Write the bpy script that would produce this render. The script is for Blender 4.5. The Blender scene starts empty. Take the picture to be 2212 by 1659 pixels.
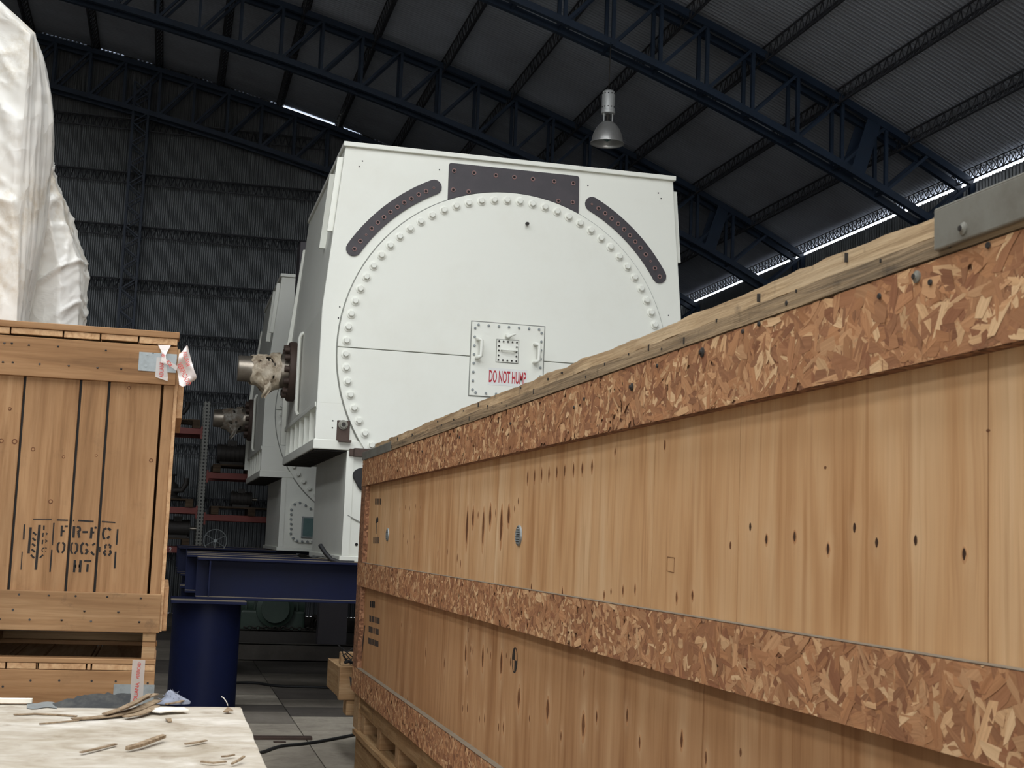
import bpy, math, random
from mathutils import Vector, Matrix, noise
random.seed(7)
S = bpy.context.scene
COL = S.collection
V = Vector
pi = math.pi

# ------------------------------------------------------------------ camera
IW, IH, FPX = 2212, 1659, 3015.4
YAW, PIT, ROL, HC = .238331, .113936, .039704, 1.5
_c, _s = math.cos, math.sin
CF = V((_s(YAW)*_c(PIT), _c(YAW)*_c(PIT), _s(PIT)))
_r0 = V((_c(YAW), -_s(YAW), 0)); _u0 = _r0.cross(CF)
CR = _r0*_c(ROL) + _u0*_s(ROL); CU = -_r0*_s(ROL) + _u0*_c(ROL)
EYE = V((0, 0, HC))
cd = bpy.data.cameras.new('camera'); cam = bpy.data.objects.new('camera', cd); COL.objects.link(cam)
cam.matrix_world = Matrix(((CR.x, CU.x, -CF.x, 0), (CR.y, CU.y, -CF.y, 0), (CR.z, CU.z, -CF.z, HC), (0, 0, 0, 1)))
cd.sensor_width = 36; cd.lens = FPX/IW*36; cd.clip_end = 200; cd.clip_start = .05
cd.dof.use_dof = True; cd.dof.focus_distance = 9.5; cd.dof.aperture_fstop = 17
S.camera = cam

# ------------------------------------------------------------------ sky, daylight openings, exposure
SKY = 7.0
w = bpy.data.worlds.new('sky'); S.world = w; w.use_nodes = True
w.node_tree.nodes['Background'].inputs[0].default_value = (.94, .97, 1, 1)
w.node_tree.nodes['Background'].inputs[1].default_value = SKY
DOOR = (-9, 6, 0, 4.8)                    # x0 x1 z0 z1 of the open hall door behind the viewer, at Y0
Y0, YF, XL, XR = -14.0, 26.55, -22.1, 10.15  # hall limits
SKYL = [(x, x+1.7, -8, 9) for x in (-9.5, -5.5, -1.5, 2.3)]   # open roof lights x0 x1 y0 y1; leftmost strip added to light the flank
def portal(name, loc, rot, sx, sy):
    l = bpy.data.lights.new(name, 'AREA'); l.shape = 'RECTANGLE'; l.size = sx; l.size_y = sy
    l.cycles.is_portal = True
    o = bpy.data.objects.new(name, l); COL.objects.link(o); o.location = loc; o.rotation_euler = rot
    return o
portal('door_daylight', ((DOOR[0]+DOOR[1])/2, Y0, DOOR[3]/2), (pi/2, 0, 0), DOOR[1]-DOOR[0], DOOR[3])
S.view_settings.view_transform = 'Standard'; S.view_settings.look = 'None'
S.view_settings.gamma = 1; S.view_settings.use_curve_mapping = False
S.view_settings.exposure = 0.17
S.cycles.use_denoising = True
S.cycles.adaptive_threshold = .04; S.cycles.max_bounces = 7; S.cycles.diffuse_bounces = 4; S.cycles.glossy_bounces = 3
S.cycles.transparent_max_bounces = 6

# ------------------------------------------------------------------ helpers: photo ray to a plane of known depth
def ray(x, y): return CF + CR*((x-IW/2)/FPX) - CU*((y-IH/2)/FPX)
def onY(x, y, Y): d = ray(x, y); return EYE + d*(Y/d.y)
def onX(x, y, X): d = ray(x, y); return EYE + d*(X/d.x)
def onZ(x, y, Z): d = ray(x, y); return EYE + d*((Z-HC)/d.z)

class MB:
    def __init__(s): s.v = []; s.f = []
    def add(s, vs, fs):
        n = len(s.v); s.v += [V(p) for p in vs]; s.f += [tuple(n+i for i in f) for f in fs]; return s
    def box(s, x0, x1, y0, y1, z0, z1):
        return s.add([(x0,y0,z0),(x1,y0,z0),(x1,y1,z0),(x0,y1,z0),(x0,y0,z1),(x1,y0,z1),(x1,y1,z1),(x0,y1,z1)],
                     [(3,2,1,0),(4,5,6,7),(0,1,5,4),(1,2,6,5),(2,3,7,6),(3,0,4,7)])
    def obb(s, c, a, b, d):
        c, a, b, d = V(c), V(a), V(b), V(d)
        return s.add([c-a-b-d, c+a-b-d, c+a+b-d, c-a+b-d, c-a-b+d, c+a-b+d, c+a+b+d, c-a+b+d],
                     [(3,2,1,0),(4,5,6,7),(0,1,5,4),(1,2,6,5),(2,3,7,6),(3,0,4,7)])
    def bar(s, p, q, w, h, up=(0,0,1)):
        p, q = V(p), V(q); d = q-p
        if d.length < 1e-6: return s
        u = V(up); a = d.cross(u)
        if a.length < 1e-6: a = d.cross(V((0,1,0)))
        a.normalize(); b = a.cross(d).normalized()
        return s.obb((p+q)/2, d/2, a*w/2, b*h/2)
    def prism(s, poly, fn, d0, d1):
        n = len(poly)
        vs = [fn(u, v, d0) for u, v in poly] + [fn(u, v, d1) for u, v in poly]
        fs = [tuple(range(n))[::-1], tuple(range(n, 2*n))] + [(i, (i+1) % n, n+(i+1) % n, n+i) for i in range(n)]
        return s.add(vs, fs)
    def cyl(s, p, q, r, r2=None, n=16, caps=True):
        p, q = V(p), V(q); r2 = r if r2 is None else r2
        d = (q-p).normalized(); a = d.orthogonal().normalized(); b = d.cross(a)
        vs = []
        for c, rr in ((p, r), (q, r2)):
            for i in range(n):
                t = 2*pi*i/n; vs.append(c + (a*math.cos(t)+b*math.sin(t))*rr)
        fs = [(i, (i+1) % n, n+(i+1) % n, n+i) for i in range(n)]
        if caps: fs += [tuple(range(n))[::-1], tuple(range(n, 2*n))]
        return s.add(vs, fs)
    def lathe(s, prof, o, d, n=24):
        o, d = V(o), V(d).normalized(); a = d.orthogonal().normalized(); b = d.cross(a); vs = []
        for r, h in prof:
            for i in range(n):
                t = 2*pi*i/n; vs.append(o + d*h + (a*math.cos(t)+b*math.sin(t))*r)
        fs = []
        for k in range(len(prof)-1):
            for i in range(n):
                j = (i+1) % n; fs.append((k*n+i, k*n+j, (k+1)*n+j, (k+1)*n+i))
        return s.add(vs, fs)
    def tube(s, pts, r, n=8):
        pts = [V(p) for p in pts]; vs = []; m = len(pts); ref = None
        for k, p in enumerate(pts):
            d = (pts[min(k+1, m-1)]-pts[max(k-1, 0)]).normalized()
            a = d.orthogonal().normalized() if ref is None else (ref - d*ref.dot(d)).normalized()
            ref = a; b = d.cross(a)
            rr = r[k] if isinstance(r, (list, tuple)) else r
            for i in range(n):
                t = 2*pi*i/n; vs.append(p + (a*math.cos(t)+b*math.sin(t))*rr)
        fs = [(k*n+i, k*n+(i+1) % n, (k+1)*n+(i+1) % n, (k+1)*n+i) for k in range(m-1) for i in range(n)]
        fs += [tuple(range(n))[::-1], tuple(range((m-1)*n, m*n))]
        return s.add(vs, fs)
    def grid(s, rows):
        n = len(rows[0]); vs = [p for r in rows for p in r]
        fs = [(k*n+i, k*n+i+1, (k+1)*n+i+1, (k+1)*n+i) for k in range(len(rows)-1) for i in range(n-1)]
        return s.add(vs, fs)
    def mesh(s, name, org=V((0, 0, 0)), smooth=None):
        me = bpy.data.meshes.new(name); me.from_pydata([tuple(p-org) for p in s.v], [], s.f); me.update()
        if smooth is not None:
            me.polygons.foreach_set('use_smooth', [True]*len(me.polygons)); me.set_sharp_from_angle(angle=math.radians(smooth))
        return me
    def build(s, name, m, parent=None, smooth=None, bevel=0, **props):
        org = ORG.get(parent, V((0, 0, 0))) if parent else V((0, 0, 0))
        return link(name, s.mesh(name, org, smooth), m, parent, bevel=bevel, **props)
ORG = {}
def link(name, me, m=None, parent=None, loc=None, rot=None, bevel=0, **props):
    if m is not None and not me.materials: me.materials.append(m)
    o = bpy.data.objects.new(name, me); COL.objects.link(o)
    if parent:
        o.parent = parent; ORG[o] = V(loc) if loc is not None else ORG.get(parent, V((0, 0, 0)))
        if loc is not None: o.location = V(loc) - ORG.get(parent, V((0, 0, 0)))
    elif loc is not None: o.location = loc
    if rot is not None: o.rotation_euler = rot
    if bevel:
        b = o.modifiers.new('bevel', 'BEVEL'); b.width = bevel; b.segments = 2; b.limit_method = 'ANGLE'; b.angle_limit = math.radians(40)
    for k, v in props.items(): o[k] = v
    return o
def thing(name, label, cat, loc=(0, 0, 0), group=None, kind=None):
    o = bpy.data.objects.new(name, None); COL.objects.link(o); o.location = loc; o.empty_display_size = .2
    ORG[o] = V(loc); o['label'] = label; o['category'] = cat
    if group: o['group'] = group
    if kind: o['kind'] = kind
    return o
def tag(o, label, cat, group=None, kind=None):
    o['label'] = label; o['category'] = cat
    if group: o['group'] = group
    if kind: o['kind'] = kind
    return o
def copy_tree(o, parent=None):
    c = o.copy(); COL.objects.link(c); c.parent = parent
    for ch in o.children: copy_tree(ch, c)
    return c
def text_mesh(txt, size, sx=1.0, bold=0.0):
    cu = bpy.data.curves.new('lettering', 'FONT'); cu.body = txt; cu.size = size; cu.align_x = 'CENTER'; cu.align_y = 'CENTER'
    cu.offset = bold; cu.extrude = 0; cu.resolution_u = 4
    o = bpy.data.objects.new('lettering', cu); COL.objects.link(o)
    dg = bpy.context.evaluated_depsgraph_get(); me = bpy.data.meshes.new_from_object(o.evaluated_get(dg))
    bpy.data.objects.remove(o); me.materials.clear()
    for v in me.vertices: v.co.x *= sx
    return me
def ribbon(mb, pts, w, fn, off):
    """flat painted stroke: pts 2-D, fn maps (u,v,d) to the surface"""
    P = [V((a, b)) for a, b in pts]; m = len(P)
    Q = []
    for i in range(m):
        d = (P[min(i+1, m-1)]-P[max(i-1, 0)]).normalized(); t = V((-d.y, d.x))*w/2
        Q.append((P[i]+t, P[i]-t))
    P = Q
    for i in range(m-1):
        q = [P[i][0], P[i][1], P[i+1][1], P[i+1][0]]
        mb.prism([(p.x, p.y) for p in q], fn, 0, off)

# ------------------------------------------------------------------ materials
def lin(c): return tuple((x/255/12.92 if x/255 <= .04045 else ((x/255+.055)/1.055)**2.4) for x in c) + (1,)
class Mt:
    def __init__(s, name, rough=.6, metal=0.0, spec=.5):
        s.m = bpy.data.materials.new(name); s.m.use_nodes = True; s.t = s.m.node_tree; s.b = s.t.nodes['Principled BSDF']
        s.b.inputs['Roughness'].default_value = rough; s.b.inputs['Metallic'].default_value = metal
        s.b.inputs['Specular IOR Level'].default_value = spec
    def n(s, typ, **k):
        x = s.t.nodes.new(typ)
        for a, v in k.items():
            if a.startswith('i_'):
                key = a[2:]; inp = x.inputs[int(key)] if key.isdigit() else x.inputs[key.replace('_', ' ')]
                if isinstance(v, bpy.types.NodeSocket): s.t.links.new(v, inp)
                else: inp.default_value = v
            else: setattr(x, a, v)
        return x
    def co(s, scale=(1, 1, 1), rand=True, loc=(0, 0, 0), rot=(0, 0, 0)):
        tc = s.n('ShaderNodeTexCoord'); out = tc.outputs['Object']
        if rand:
            oi = s.n('ShaderNodeObjectInfo'); mu = s.n('ShaderNodeMath', operation='MULTIPLY', i_0=oi.outputs['Random'], i_1=37.0)
            out = s.n('ShaderNodeVectorMath', operation='ADD', i_0=out, i_1=mu.outputs[0]).outputs[0]
        return s.n('ShaderNodeMapping', i_Vector=out, i_Scale=scale, i_Location=loc, i_Rotation=rot).outputs[0]
    def noise(s, vec, scale, detail=4, rough=.55, dist=0):
        return s.n('ShaderNodeTexNoise', i_Vector=vec, i_Scale=scale, i_Detail=detail, i_Roughness=rough, i_Distortion=dist).outputs['Fac']
    def ramp(s, fac, stops, interp='LINEAR'):
        r = s.n('ShaderNodeValToRGB', i_Fac=fac); r.color_ramp.interpolation = interp; e = r.color_ramp.elements
        while len(e) < len(stops): e.new(.5)
        for k, (p, c) in enumerate(stops): e[k].position = p; e[k].color = c if len(c) == 4 else lin(c)
        return r.outputs['Color']
    def mix(s, fac, a, b, mode='MIX'):
        x = s.n('ShaderNodeMix', data_type='RGBA', blend_type=mode)
        for i, v in ((0, fac), (6, a), (7, b)):
            if isinstance(v, bpy.types.NodeSocket): s.t.links.new(v, x.inputs[i])
            else: x.inputs[i].default_value = v
        return x.outputs[2]
    def color(s, c):
        if isinstance(c, bpy.types.NodeSocket): s.t.links.new(c, s.b.inputs['Base Color'])
        else: s.b.inputs['Base Color'].default_value = c
        return s
    def rough(s, fac, a, b):
        r = s.n('ShaderNodeMapRange', i_Value=fac, i_3=a, i_4=b); s.t.links.new(r.outputs[0], s.b.inputs['Roughness']); return s
    def bump(s, h, strength=.3, dist=.01):
        b = s.n('ShaderNodeBump', i_Height=h, i_Strength=strength, i_Distance=dist); s.t.links.new(b.outputs[0], s.b.inputs['Normal']); return s

BW = ((0, (0, 0, 0, 1)), (1, (1, 1, 1, 1)))
def m_paint(name, c, c2, rough=.45, scale=2.5, stain=.35, metal=0.0, fine=60, bump=.05):
    m = Mt(name, rough, metal); v = m.co()
    a = m.noise(v, scale, 6, .65); b = m.noise(v, fine, 3)
    f = m.ramp(a, ((.45, (0, 0, 0, 1)), (.8, (stain, stain, stain, 1))))
    m.color(m.mix(f, lin(c), lin(c2))); m.rough(b, rough-.08, rough+.12)
    if bump: m.bump(b, bump, .002)
    return m.m
def m_wood(name, cols, grain, rough=.7, freq=1.0, knots=0, bump=.25, blotch=.5, dirt=(60, 50, 40), dirt_amt=.25):
    """grain: scale vector, small along the fibre"""
    m = Mt(name, rough, 0, .3); v = m.co(grain)
    a = m.noise(v, 1.0*freq, 5, .6, 1.2); b = m.noise(v, 4.5*freq, 3, .6)
    base = m.ramp(a, tuple((p, c) for p, c in zip((.25, .42, .55, .75), cols)))
    st = m.ramp(b, ((.35, (.72, .68, .64, 1)), (.6, (1, 1, 1, 1))))
    c = m.mix(.55, base, st, 'MULTIPLY')
    big = m.noise(m.co((1.6, 1.6, 1.6)), 1.0, 3, .6)
    c = m.mix(m.ramp(big, ((.35, (0, 0, 0, 1)), (.75, (blotch, blotch, blotch, 1)))), c, lin(cols[0]))
    d = m.noise(m.co((9, 9, 9)), 1.0, 6, .7)
    c = m.mix(m.ramp(d, ((.58, (0, 0, 0, 1)), (.78, (dirt_amt, dirt_amt, dirt_amt, 1)))), c, lin(dirt))
    m.color(c); m.bump(b, bump, .003); return m.m

M = {}
M['white'] = m_paint('machine_white_paint', (233, 234, 224), (212, 208, 192), .42, 1.3, .3)
M['white_side'] = M['white']
M['primer'] = m_paint('dark_primer', (62, 58, 62), (84, 76, 80), .55, 5, .5)
M['rustring'] = m_paint('rusty_bore_rim', (140, 110, 106), (96, 66, 60), .7, 30, .8)
M['hole'] = m_paint('dark_bore', (16, 14, 14), (24, 20, 20), .8, 10, .4)
M['gasket'] = m_paint('joint_gap', (140, 141, 134), (116, 116, 108), .8, 12, .4)
M['sticker'] = m_paint('pale_sticker', (224, 225, 221), (212, 214, 212), .4, 6, .2)
M['redink'] = m_paint('red_ink', (178, 26, 44), (170, 36, 50), .5, 30, .4, bump=0)
M['blackink'] = m_paint('black_stencil_ink', (22, 20, 18), (62, 44, 30), .8, 26, .8)
M['greyink'] = m_paint('worn_stencil_ink', (50, 40, 32), (100, 74, 52), .8, 30, .9)
M['steel'] = m_paint('machined_steel', (176, 166, 152), (120, 104, 88), .36, 6, .6, .85)
M['darksteel'] = m_paint('rusty_dark_steel', (82, 66, 58), (52, 42, 38), .6, 9, .7, .3)
M['blue'] = m_paint('navy_blue_paint', (13, 22, 56), (11, 16, 38), .5, 3, .7)
M['blue'].node_tree.nodes['Principled BSDF'].inputs['Specular IOR Level'].default_value = .25
M['bluegrey'] = m_paint('blue_steelwork_paint', (31, 47, 68), (24, 34, 47), .5, 4, .7)
M['darkbar'] = m_paint('dark_lattice_steel', (54, 56, 62), (40, 40, 42), .6, 6, .6)
M['galv'] = m_paint('galvanised_plate', (150, 156, 156), (112, 116, 114), .5, 14, .7, .55)
M['zinc'] = m_paint('weathered_zinc_angle', (140, 138, 128), (100, 90, 76), .5, 7, .8, .4)
M['black'] = m_paint('black_rubber', (24, 24, 26), (40, 38, 36), .6, 20, .5)
M['redbeam'] = m_paint('orange_red_rack_paint', (122, 44, 32), (84, 34, 28), .5, 6, .5)
M['machgreen'] = m_paint('dark_green_machine_paint', (46, 62, 52), (30, 36, 32), .5, 4, .6)
M['iron'] = m_paint('dark_cast_iron', (52, 48, 44), (36, 32, 30), .6, 9, .6, .2)
M['glass'] = m_paint('greenish_window', (96, 122, 120), (74, 96, 96), .2, 6, .5)
M['alu'] = m_paint('spun_aluminium', (206, 206, 204), (160, 156, 150), .3, 4, .6, .6)
M['lampgrey'] = m_paint('lamp_housing', (214, 216, 216), (180, 180, 178), .4, 4, .5, .3)

def m_sheet(name, c, c2, rough, metal):
    m = Mt(name, rough, metal); v = m.co((1, 1, 1), False)
    a = m.noise(v, .6, 4, .6); b = m.noise(v, 14, 4)
    m.color(m.mix(m.ramp(a, ((.35, (0, 0, 0, 1)), (.7, (1, 1, 1, 1)))), lin(c), lin(c2))); m.rough(b, rough-.05, rough+.15); return m.m
M['wallsheet'] = m_sheet('galvanised_wall_sheet', (128, 131, 134), (104, 107, 108), .36, .6)
M['roofsheet'] = m_sheet('galvanised_roof_sheet', (168, 176, 190), (146, 152, 163), .5, .5)

def m_concrete(name, c, c2, c3):
    m = Mt(name, .75, 0, .35); v = m.co((1, 1, 1))
    a = m.noise(v, 1.4, 6, .62); b = m.noise(v, 26, 5, .7); d = m.noise(v, 5, 4, .6, .6)
    col = m.ramp(a, ((.3, lin(c2)), (.5, lin(c)), (.72, lin(c3))))
    col = m.mix(m.ramp(d, ((.5, (0, 0, 0, 1)), (.75, (.4, .4, .4, 1)))), col, lin((92, 84, 72)))
    m.color(m.mix(.35, col, m.ramp(b, ((.35, (.55, .55, .55, 1)), (.65, (1, 1, 1, 1)))), 'MULTIPLY')); m.bump(b, .25, .003); return m.m
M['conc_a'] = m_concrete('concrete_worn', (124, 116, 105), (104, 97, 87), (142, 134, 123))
M['conc_b'] = m_concrete('concrete_lit_tone', (168, 159, 144), (148, 139, 126), (184, 175, 160))  # paler slab tone standing in for daylight on the floor
M['conc_c'] = m_concrete('concrete_shade_tone', (88, 82, 76), (68, 63, 58), (104, 98, 90))  # darker slab tone standing in for shade around the beams
PINE = ((126, 92, 59), (154, 115, 77), (167, 128, 89), (181, 144, 104))
M['pine_v'] = m_wood('crate_pine_upright', PINE, (16, 16, .9))
M['pine_h'] = m_wood('crate_pine_lengthwise', PINE, (.9, 16, 16))
M['pine_y'] = m_wood('crate_pine_deep', ((164, 122, 84), (196, 156, 114), (210, 172, 130), (222, 188, 146)), (16, .9, 16))
M['pale_h'] = m_wood('greyed_board_lengthwise', ((116, 86, 56), (148, 112, 76), (164, 128, 90), (180, 146, 108)), (.9, 18, 18), dirt_amt=.6, blotch=.7)
M['lumber_y'] = m_wood('weathered_lid_lumber', ((132, 112, 88), (182, 154, 118), (204, 176, 138), (220, 196, 160)), (24, 1.1, 24), rough=.85, dirt=(74, 66, 60), dirt_amt=.9, bump=.7)
M['dark_x'] = m_wood('dark_pallet_wood', ((52, 42, 32), (76, 62, 48), (92, 76, 60), (108, 92, 74)), (1.2, 22, 22), rough=.9, dirt_amt=.6)
M['lumber_grey'] = m_wood('stained_lid_lumber', ((92, 80, 66), (140, 120, 94), (170, 146, 114), (198, 172, 136)), (30, 1.6, 60), rough=.85, dirt=(60, 54, 50), dirt_amt=.9, bump=.7)
M['skid_y'] = m_wood('rough_skid_lumber', ((120, 90, 58), (154, 120, 80), (170, 138, 98), (188, 158, 118)), (22, 1.2, 22), rough=.85, dirt_amt=.6, bump=.5)
M['skid_x'] = m_wood('rough_skid_crosswise', ((130, 98, 66), (166, 132, 94), (182, 150, 112), (200, 170, 132)), (1.2, 22, 22), rough=.85, dirt_amt=.6, bump=.5)
M['dustytop'] = m_wood('dusty_pale_board', ((150, 138, 118), (176, 166, 150), (188, 180, 166), (214, 208, 198)), (3.5, 5, 8), rough=.9, freq=1.4, dirt=(112, 94, 72), dirt_amt=.8, bump=.5, blotch=.5)
M['splinter'] = m_wood('splintered_wood', ((92, 74, 54), (132, 112, 88), (156, 136, 110), (184, 164, 138)), (40, 40, 40), rough=.85, dirt_amt=.5)
M['rag'] = m_paint('blue_grey_rag', (138, 143, 156), (110, 114, 126), .95, 30, .8, bump=.4)
M['felt'] = m_paint('dark_grey_felt', (48, 49, 49), (92, 90, 84), .95, 20, .8, bump=.5)
M['dust'] = m_paint('settled_dust', (128, 116, 98), (104, 92, 76), .95, 12, .8)
M['chip'] = m_paint('pale_wood_chip', (232, 226, 212), (206, 194, 172), .8, 20, .6)

def m_osb():
    m = Mt('osb_board', .75, 0, .3); v = m.co((1, 1, 1))
    vo = m.n('ShaderNodeTexVoronoi', i_Vector=m.co((1, 1, 1), rot=(.4, .3, .6)), i_Scale=70.0, i_Randomness=1.0)
    c = m.ramp(vo.outputs['Color'], ((.2, (104, 70, 48)), (.45, (132, 92, 66)), (.7, (150, 108, 80)), (.95, (180, 138, 104))))
    b = m.noise(v, 60, 3); m.color(m.mix(.4, c, m.ramp(b, ((.35, (.6, .55, .5, 1)), (.65, (1, 1, 1, 1)))), 'MULTIPLY')); m.bump(b, .4, .003); return m.m
M['osb'] = m_osb()
def m_strand():
    m = Mt('osb_strands', .7, 0, .35)
    at = m.n('ShaderNodeAttribute', attribute_name='col'); g = m.n('ShaderNodeAttribute', attribute_name='gv')
    n1 = m.noise(m.n('ShaderNodeMapping', i_Vector=g.outputs['Vector'], i_Scale=(3, 130, 1)).outputs[0], 1.0, 3, .6)
    n2 = m.noise(m.co((1, 1, 1), False), 60, 4, .7)
    c = m.mix(.75, at.outputs['Color'], m.ramp(n1, ((.3, (.72, .67, .62, 1)), (.62, (1.0, 1.0, 1.0, 1)))), 'MULTIPLY')
    c = m.mix(m.ramp(n2, ((.64, (0, 0, 0, 1)), (.8, (.35, .35, .35, 1)))), c, lin((104, 68, 48)))
    m.color(c); m.bump(n1, .3, .002); return m.m
M['strand'] = m_strand()
def m_ply(name='plywood_face', cols=((186, 140, 95), (207, 164, 118), (215, 176, 132), (228, 197, 156)), fq=28):
    m = Mt(name, .6, 0, .35)
    g = m.n('ShaderNodeAttribute', attribute_name='gv')
    mp = lambda sc: m.n('ShaderNodeMapping', i_Vector=g.outputs['Vector'], i_Scale=sc).outputs[0]
    a = m.noise(mp((7, 1.0, 1)), 1.0, 3, .55, .5)
    b = m.noise(mp((fq, 1.1, 1)), 1.0, 4, .6, .4)
    d = m.noise(mp((150, 5, 1)), 1.0, 2, .5)
    c = m.ramp(a, tuple(zip((.28, .45, .6, .78), cols)))
    c = m.mix(.72, c, m.ramp(b, ((.33, (.68, .56, .45, 1)), (.47, (.96, .93, .9, 1)), (.7, (1, 1, 1, 1)))), 'MULTIPLY')
    c = m.mix(.22, c, m.ramp(d, ((.35, (.72, .66, .6, 1)), (.6, (1, 1, 1, 1)))), 'MULTIPLY')
    k = m.n('ShaderNodeAttribute', attribute_name='halo')
    c = m.mix(k.outputs['Fac'], c, lin((232, 202, 162)))
    big = m.noise(m.co((1, 1, 1)), 1.3, 3, .6)
    c = m.mix(m.ramp(big, ((.4, (0, 0, 0, 1)), (.8, (.3, .3, .3, 1)))), c, lin((170, 122, 76)))
    m.color(c); m.bump(b, .12, .002); return m.m
M['ply'] = m_ply()
M['ply2'] = m_ply('plywood_face_reddish', ((154, 110, 72), (178, 134, 92), (190, 148, 106), (206, 168, 126)), 36)
M['knot'] = m_wood('plywood_knot', ((74, 44, 24), (104, 64, 38), (122, 80, 48), (136, 92, 58)), (60, 60, 14), dirt_amt=.3)
M['knotring'] = m_wood('plywood_knot_ring', ((168, 116, 74), (190, 140, 96), (204, 158, 112), (214, 170, 124)), (60, 60, 8), dirt_amt=.2)
M['knotdark'] = m_wood('plywood_knot_core', ((44, 28, 18), (60, 38, 24), (74, 48, 30), (84, 56, 36)), (60, 60, 14), dirt_amt=.3)
def m_tarp():
    m = Mt('white_plastic_tarp', .3, 0, .5); v = m.co((1, 1, 1), False)
    a = m.noise(v, 1.7, 8, .7); d = m.noise(v, 22, 3); f = m.noise(v, 3.0, 3, .5)
    wv = m.n('ShaderNodeVectorMath', operation='ADD', i_0=v, i_1=m.n('ShaderNodeVectorMath', operation='SCALE', i_0=m.n('ShaderNodeTexNoise', i_Vector=v, i_Scale=4.0).outputs['Color'], i_Scale=.35).outputs[0]).outputs[0]
    cr_ = m.n('ShaderNodeTexVoronoi', feature='F1', i_Vector=m.n('ShaderNodeMapping', i_Vector=wv, i_Scale=(1, 1, .6)).outputs[0], i_Scale=5.0).outputs['Distance']
    c = m.ramp(a, ((.3, (214, 212, 207)), (.57, (211, 208, 200)), (.65, (194, 185, 169)), (.73, (168, 155, 135)), (.82, (134, 121, 102))))
    m.color(c); m.rough(d, .22, .4); m.bump(cr_, .5, .04); return m.m
M['tarp'] = m_tarp()
def m_clear(name, c, alpha, rough=.25):
    m = Mt(name, rough); m.color(lin(c)); m.b.inputs['Alpha'].default_value = alpha
    b = m.noise(m.co(), 30, 3); m.bump(b, .2, .003); return m.m
M['tape'] = m_clear('clear_packing_tape', (214, 206, 198), .62)
M['tapeloop'] = m_clear('crumpled_packing_tape', (236, 226, 220), .93, .3)
M['taperedink'] = m_paint('tape_print', (196, 70, 62), (210, 110, 96), .5, 20, .4)
M['film'] = m_clear('dirty_wrapping_film', (190, 176, 156), .97, .3)
def m_film(name, c1, c2):
    m = Mt(name, .45); v = m.co((1, 1, 1)); a = m.noise(v, 9, 6, .7)
    m.color(m.ramp(a, ((.32, c1), (.5, c2), (.66, (118, 96, 74)), (.8, (70, 58, 46))))); m.bump(a, .5, .01); return m.m
M['film_a'] = m_film('torn_cream_wrapping', (226, 214, 194), (196, 180, 156))
M['film_b'] = m_film('torn_grey_wrapping', (178, 174, 164), (134, 126, 114))
def m_rackpost():
    m = Mt('perforated_post', .5, .3); v = m.co((1, 1, 1), False)
    vo = m.n('ShaderNodeTexVoronoi', i_Vector=v, i_Scale=18.0, i_Randomness=0.0)
    m.color(m.ramp(vo.outputs['Distance'], ((.26, lin((20, 20, 20))), (.32, lin((112, 112, 106)))))); return m.m
M['rackpost'] = m_rackpost()

# ================================================================== THE HALL
def roofz(x):
    xx = x if x > -6 else -12 - x
    return 10.074 - .20434*xx - .0097*xx*xx - .000411*xx**3 + .05
for k, (x0, x1, y0, y1) in enumerate(SKYL):
    zc = min(roofz(x0), roofz(x1)) - .02
    portal('roof_light_daylight', ((x0+x1)/2, (y0+y1)/2, zc), (0, 0, 0), x1-x0, y1-y0)

# floor: slabs with open joints; their tones paint the light and shade bands
fl = MB().box(XL-.2, XR+.2, Y0-16, YF+.2, -.3, -.015).build('floor', M['conc_c'], kind='structure')
tag(fl, 'grey concrete slab floor of the storage hall', 'floor')
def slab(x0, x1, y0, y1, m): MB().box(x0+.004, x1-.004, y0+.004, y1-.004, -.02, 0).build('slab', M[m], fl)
colx = [XL, -15, -8, -3.4, -.4, 1.12, 2.7, 6.5, XR]
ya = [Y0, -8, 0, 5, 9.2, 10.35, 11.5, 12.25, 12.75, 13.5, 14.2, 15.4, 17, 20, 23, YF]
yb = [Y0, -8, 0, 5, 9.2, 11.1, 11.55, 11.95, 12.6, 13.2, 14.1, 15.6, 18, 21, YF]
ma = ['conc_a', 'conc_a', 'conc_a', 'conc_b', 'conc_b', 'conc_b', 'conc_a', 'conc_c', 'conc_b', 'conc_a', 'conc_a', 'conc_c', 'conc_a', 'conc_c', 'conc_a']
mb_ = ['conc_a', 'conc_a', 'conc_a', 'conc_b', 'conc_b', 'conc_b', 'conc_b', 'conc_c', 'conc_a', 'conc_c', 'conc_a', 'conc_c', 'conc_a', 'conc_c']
yc = [Y0, -8, -2, 4, 10, 16, 22, YF]
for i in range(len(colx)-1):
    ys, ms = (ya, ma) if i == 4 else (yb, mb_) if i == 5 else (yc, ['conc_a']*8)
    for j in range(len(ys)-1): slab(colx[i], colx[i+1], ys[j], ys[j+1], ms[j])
M['yard'] = m_concrete('yard_concrete', (196, 190, 180), (180, 174, 162), (206, 200, 190))
yard = MB().box(-40, 30, Y0-45, Y0-.02, -.06, -.01).build('floor_yard', M['yard'], kind='structure')
tag(yard, 'pale concrete yard outside the hall door', 'yard')

def wave_cols(a, b, pitch, amp, per=6):
    n = int((b-a)/pitch*per)
    return [(a+(b-a)*i/n, amp*math.cos(2*pi*i/per)) for i in range(n+1)]
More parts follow.
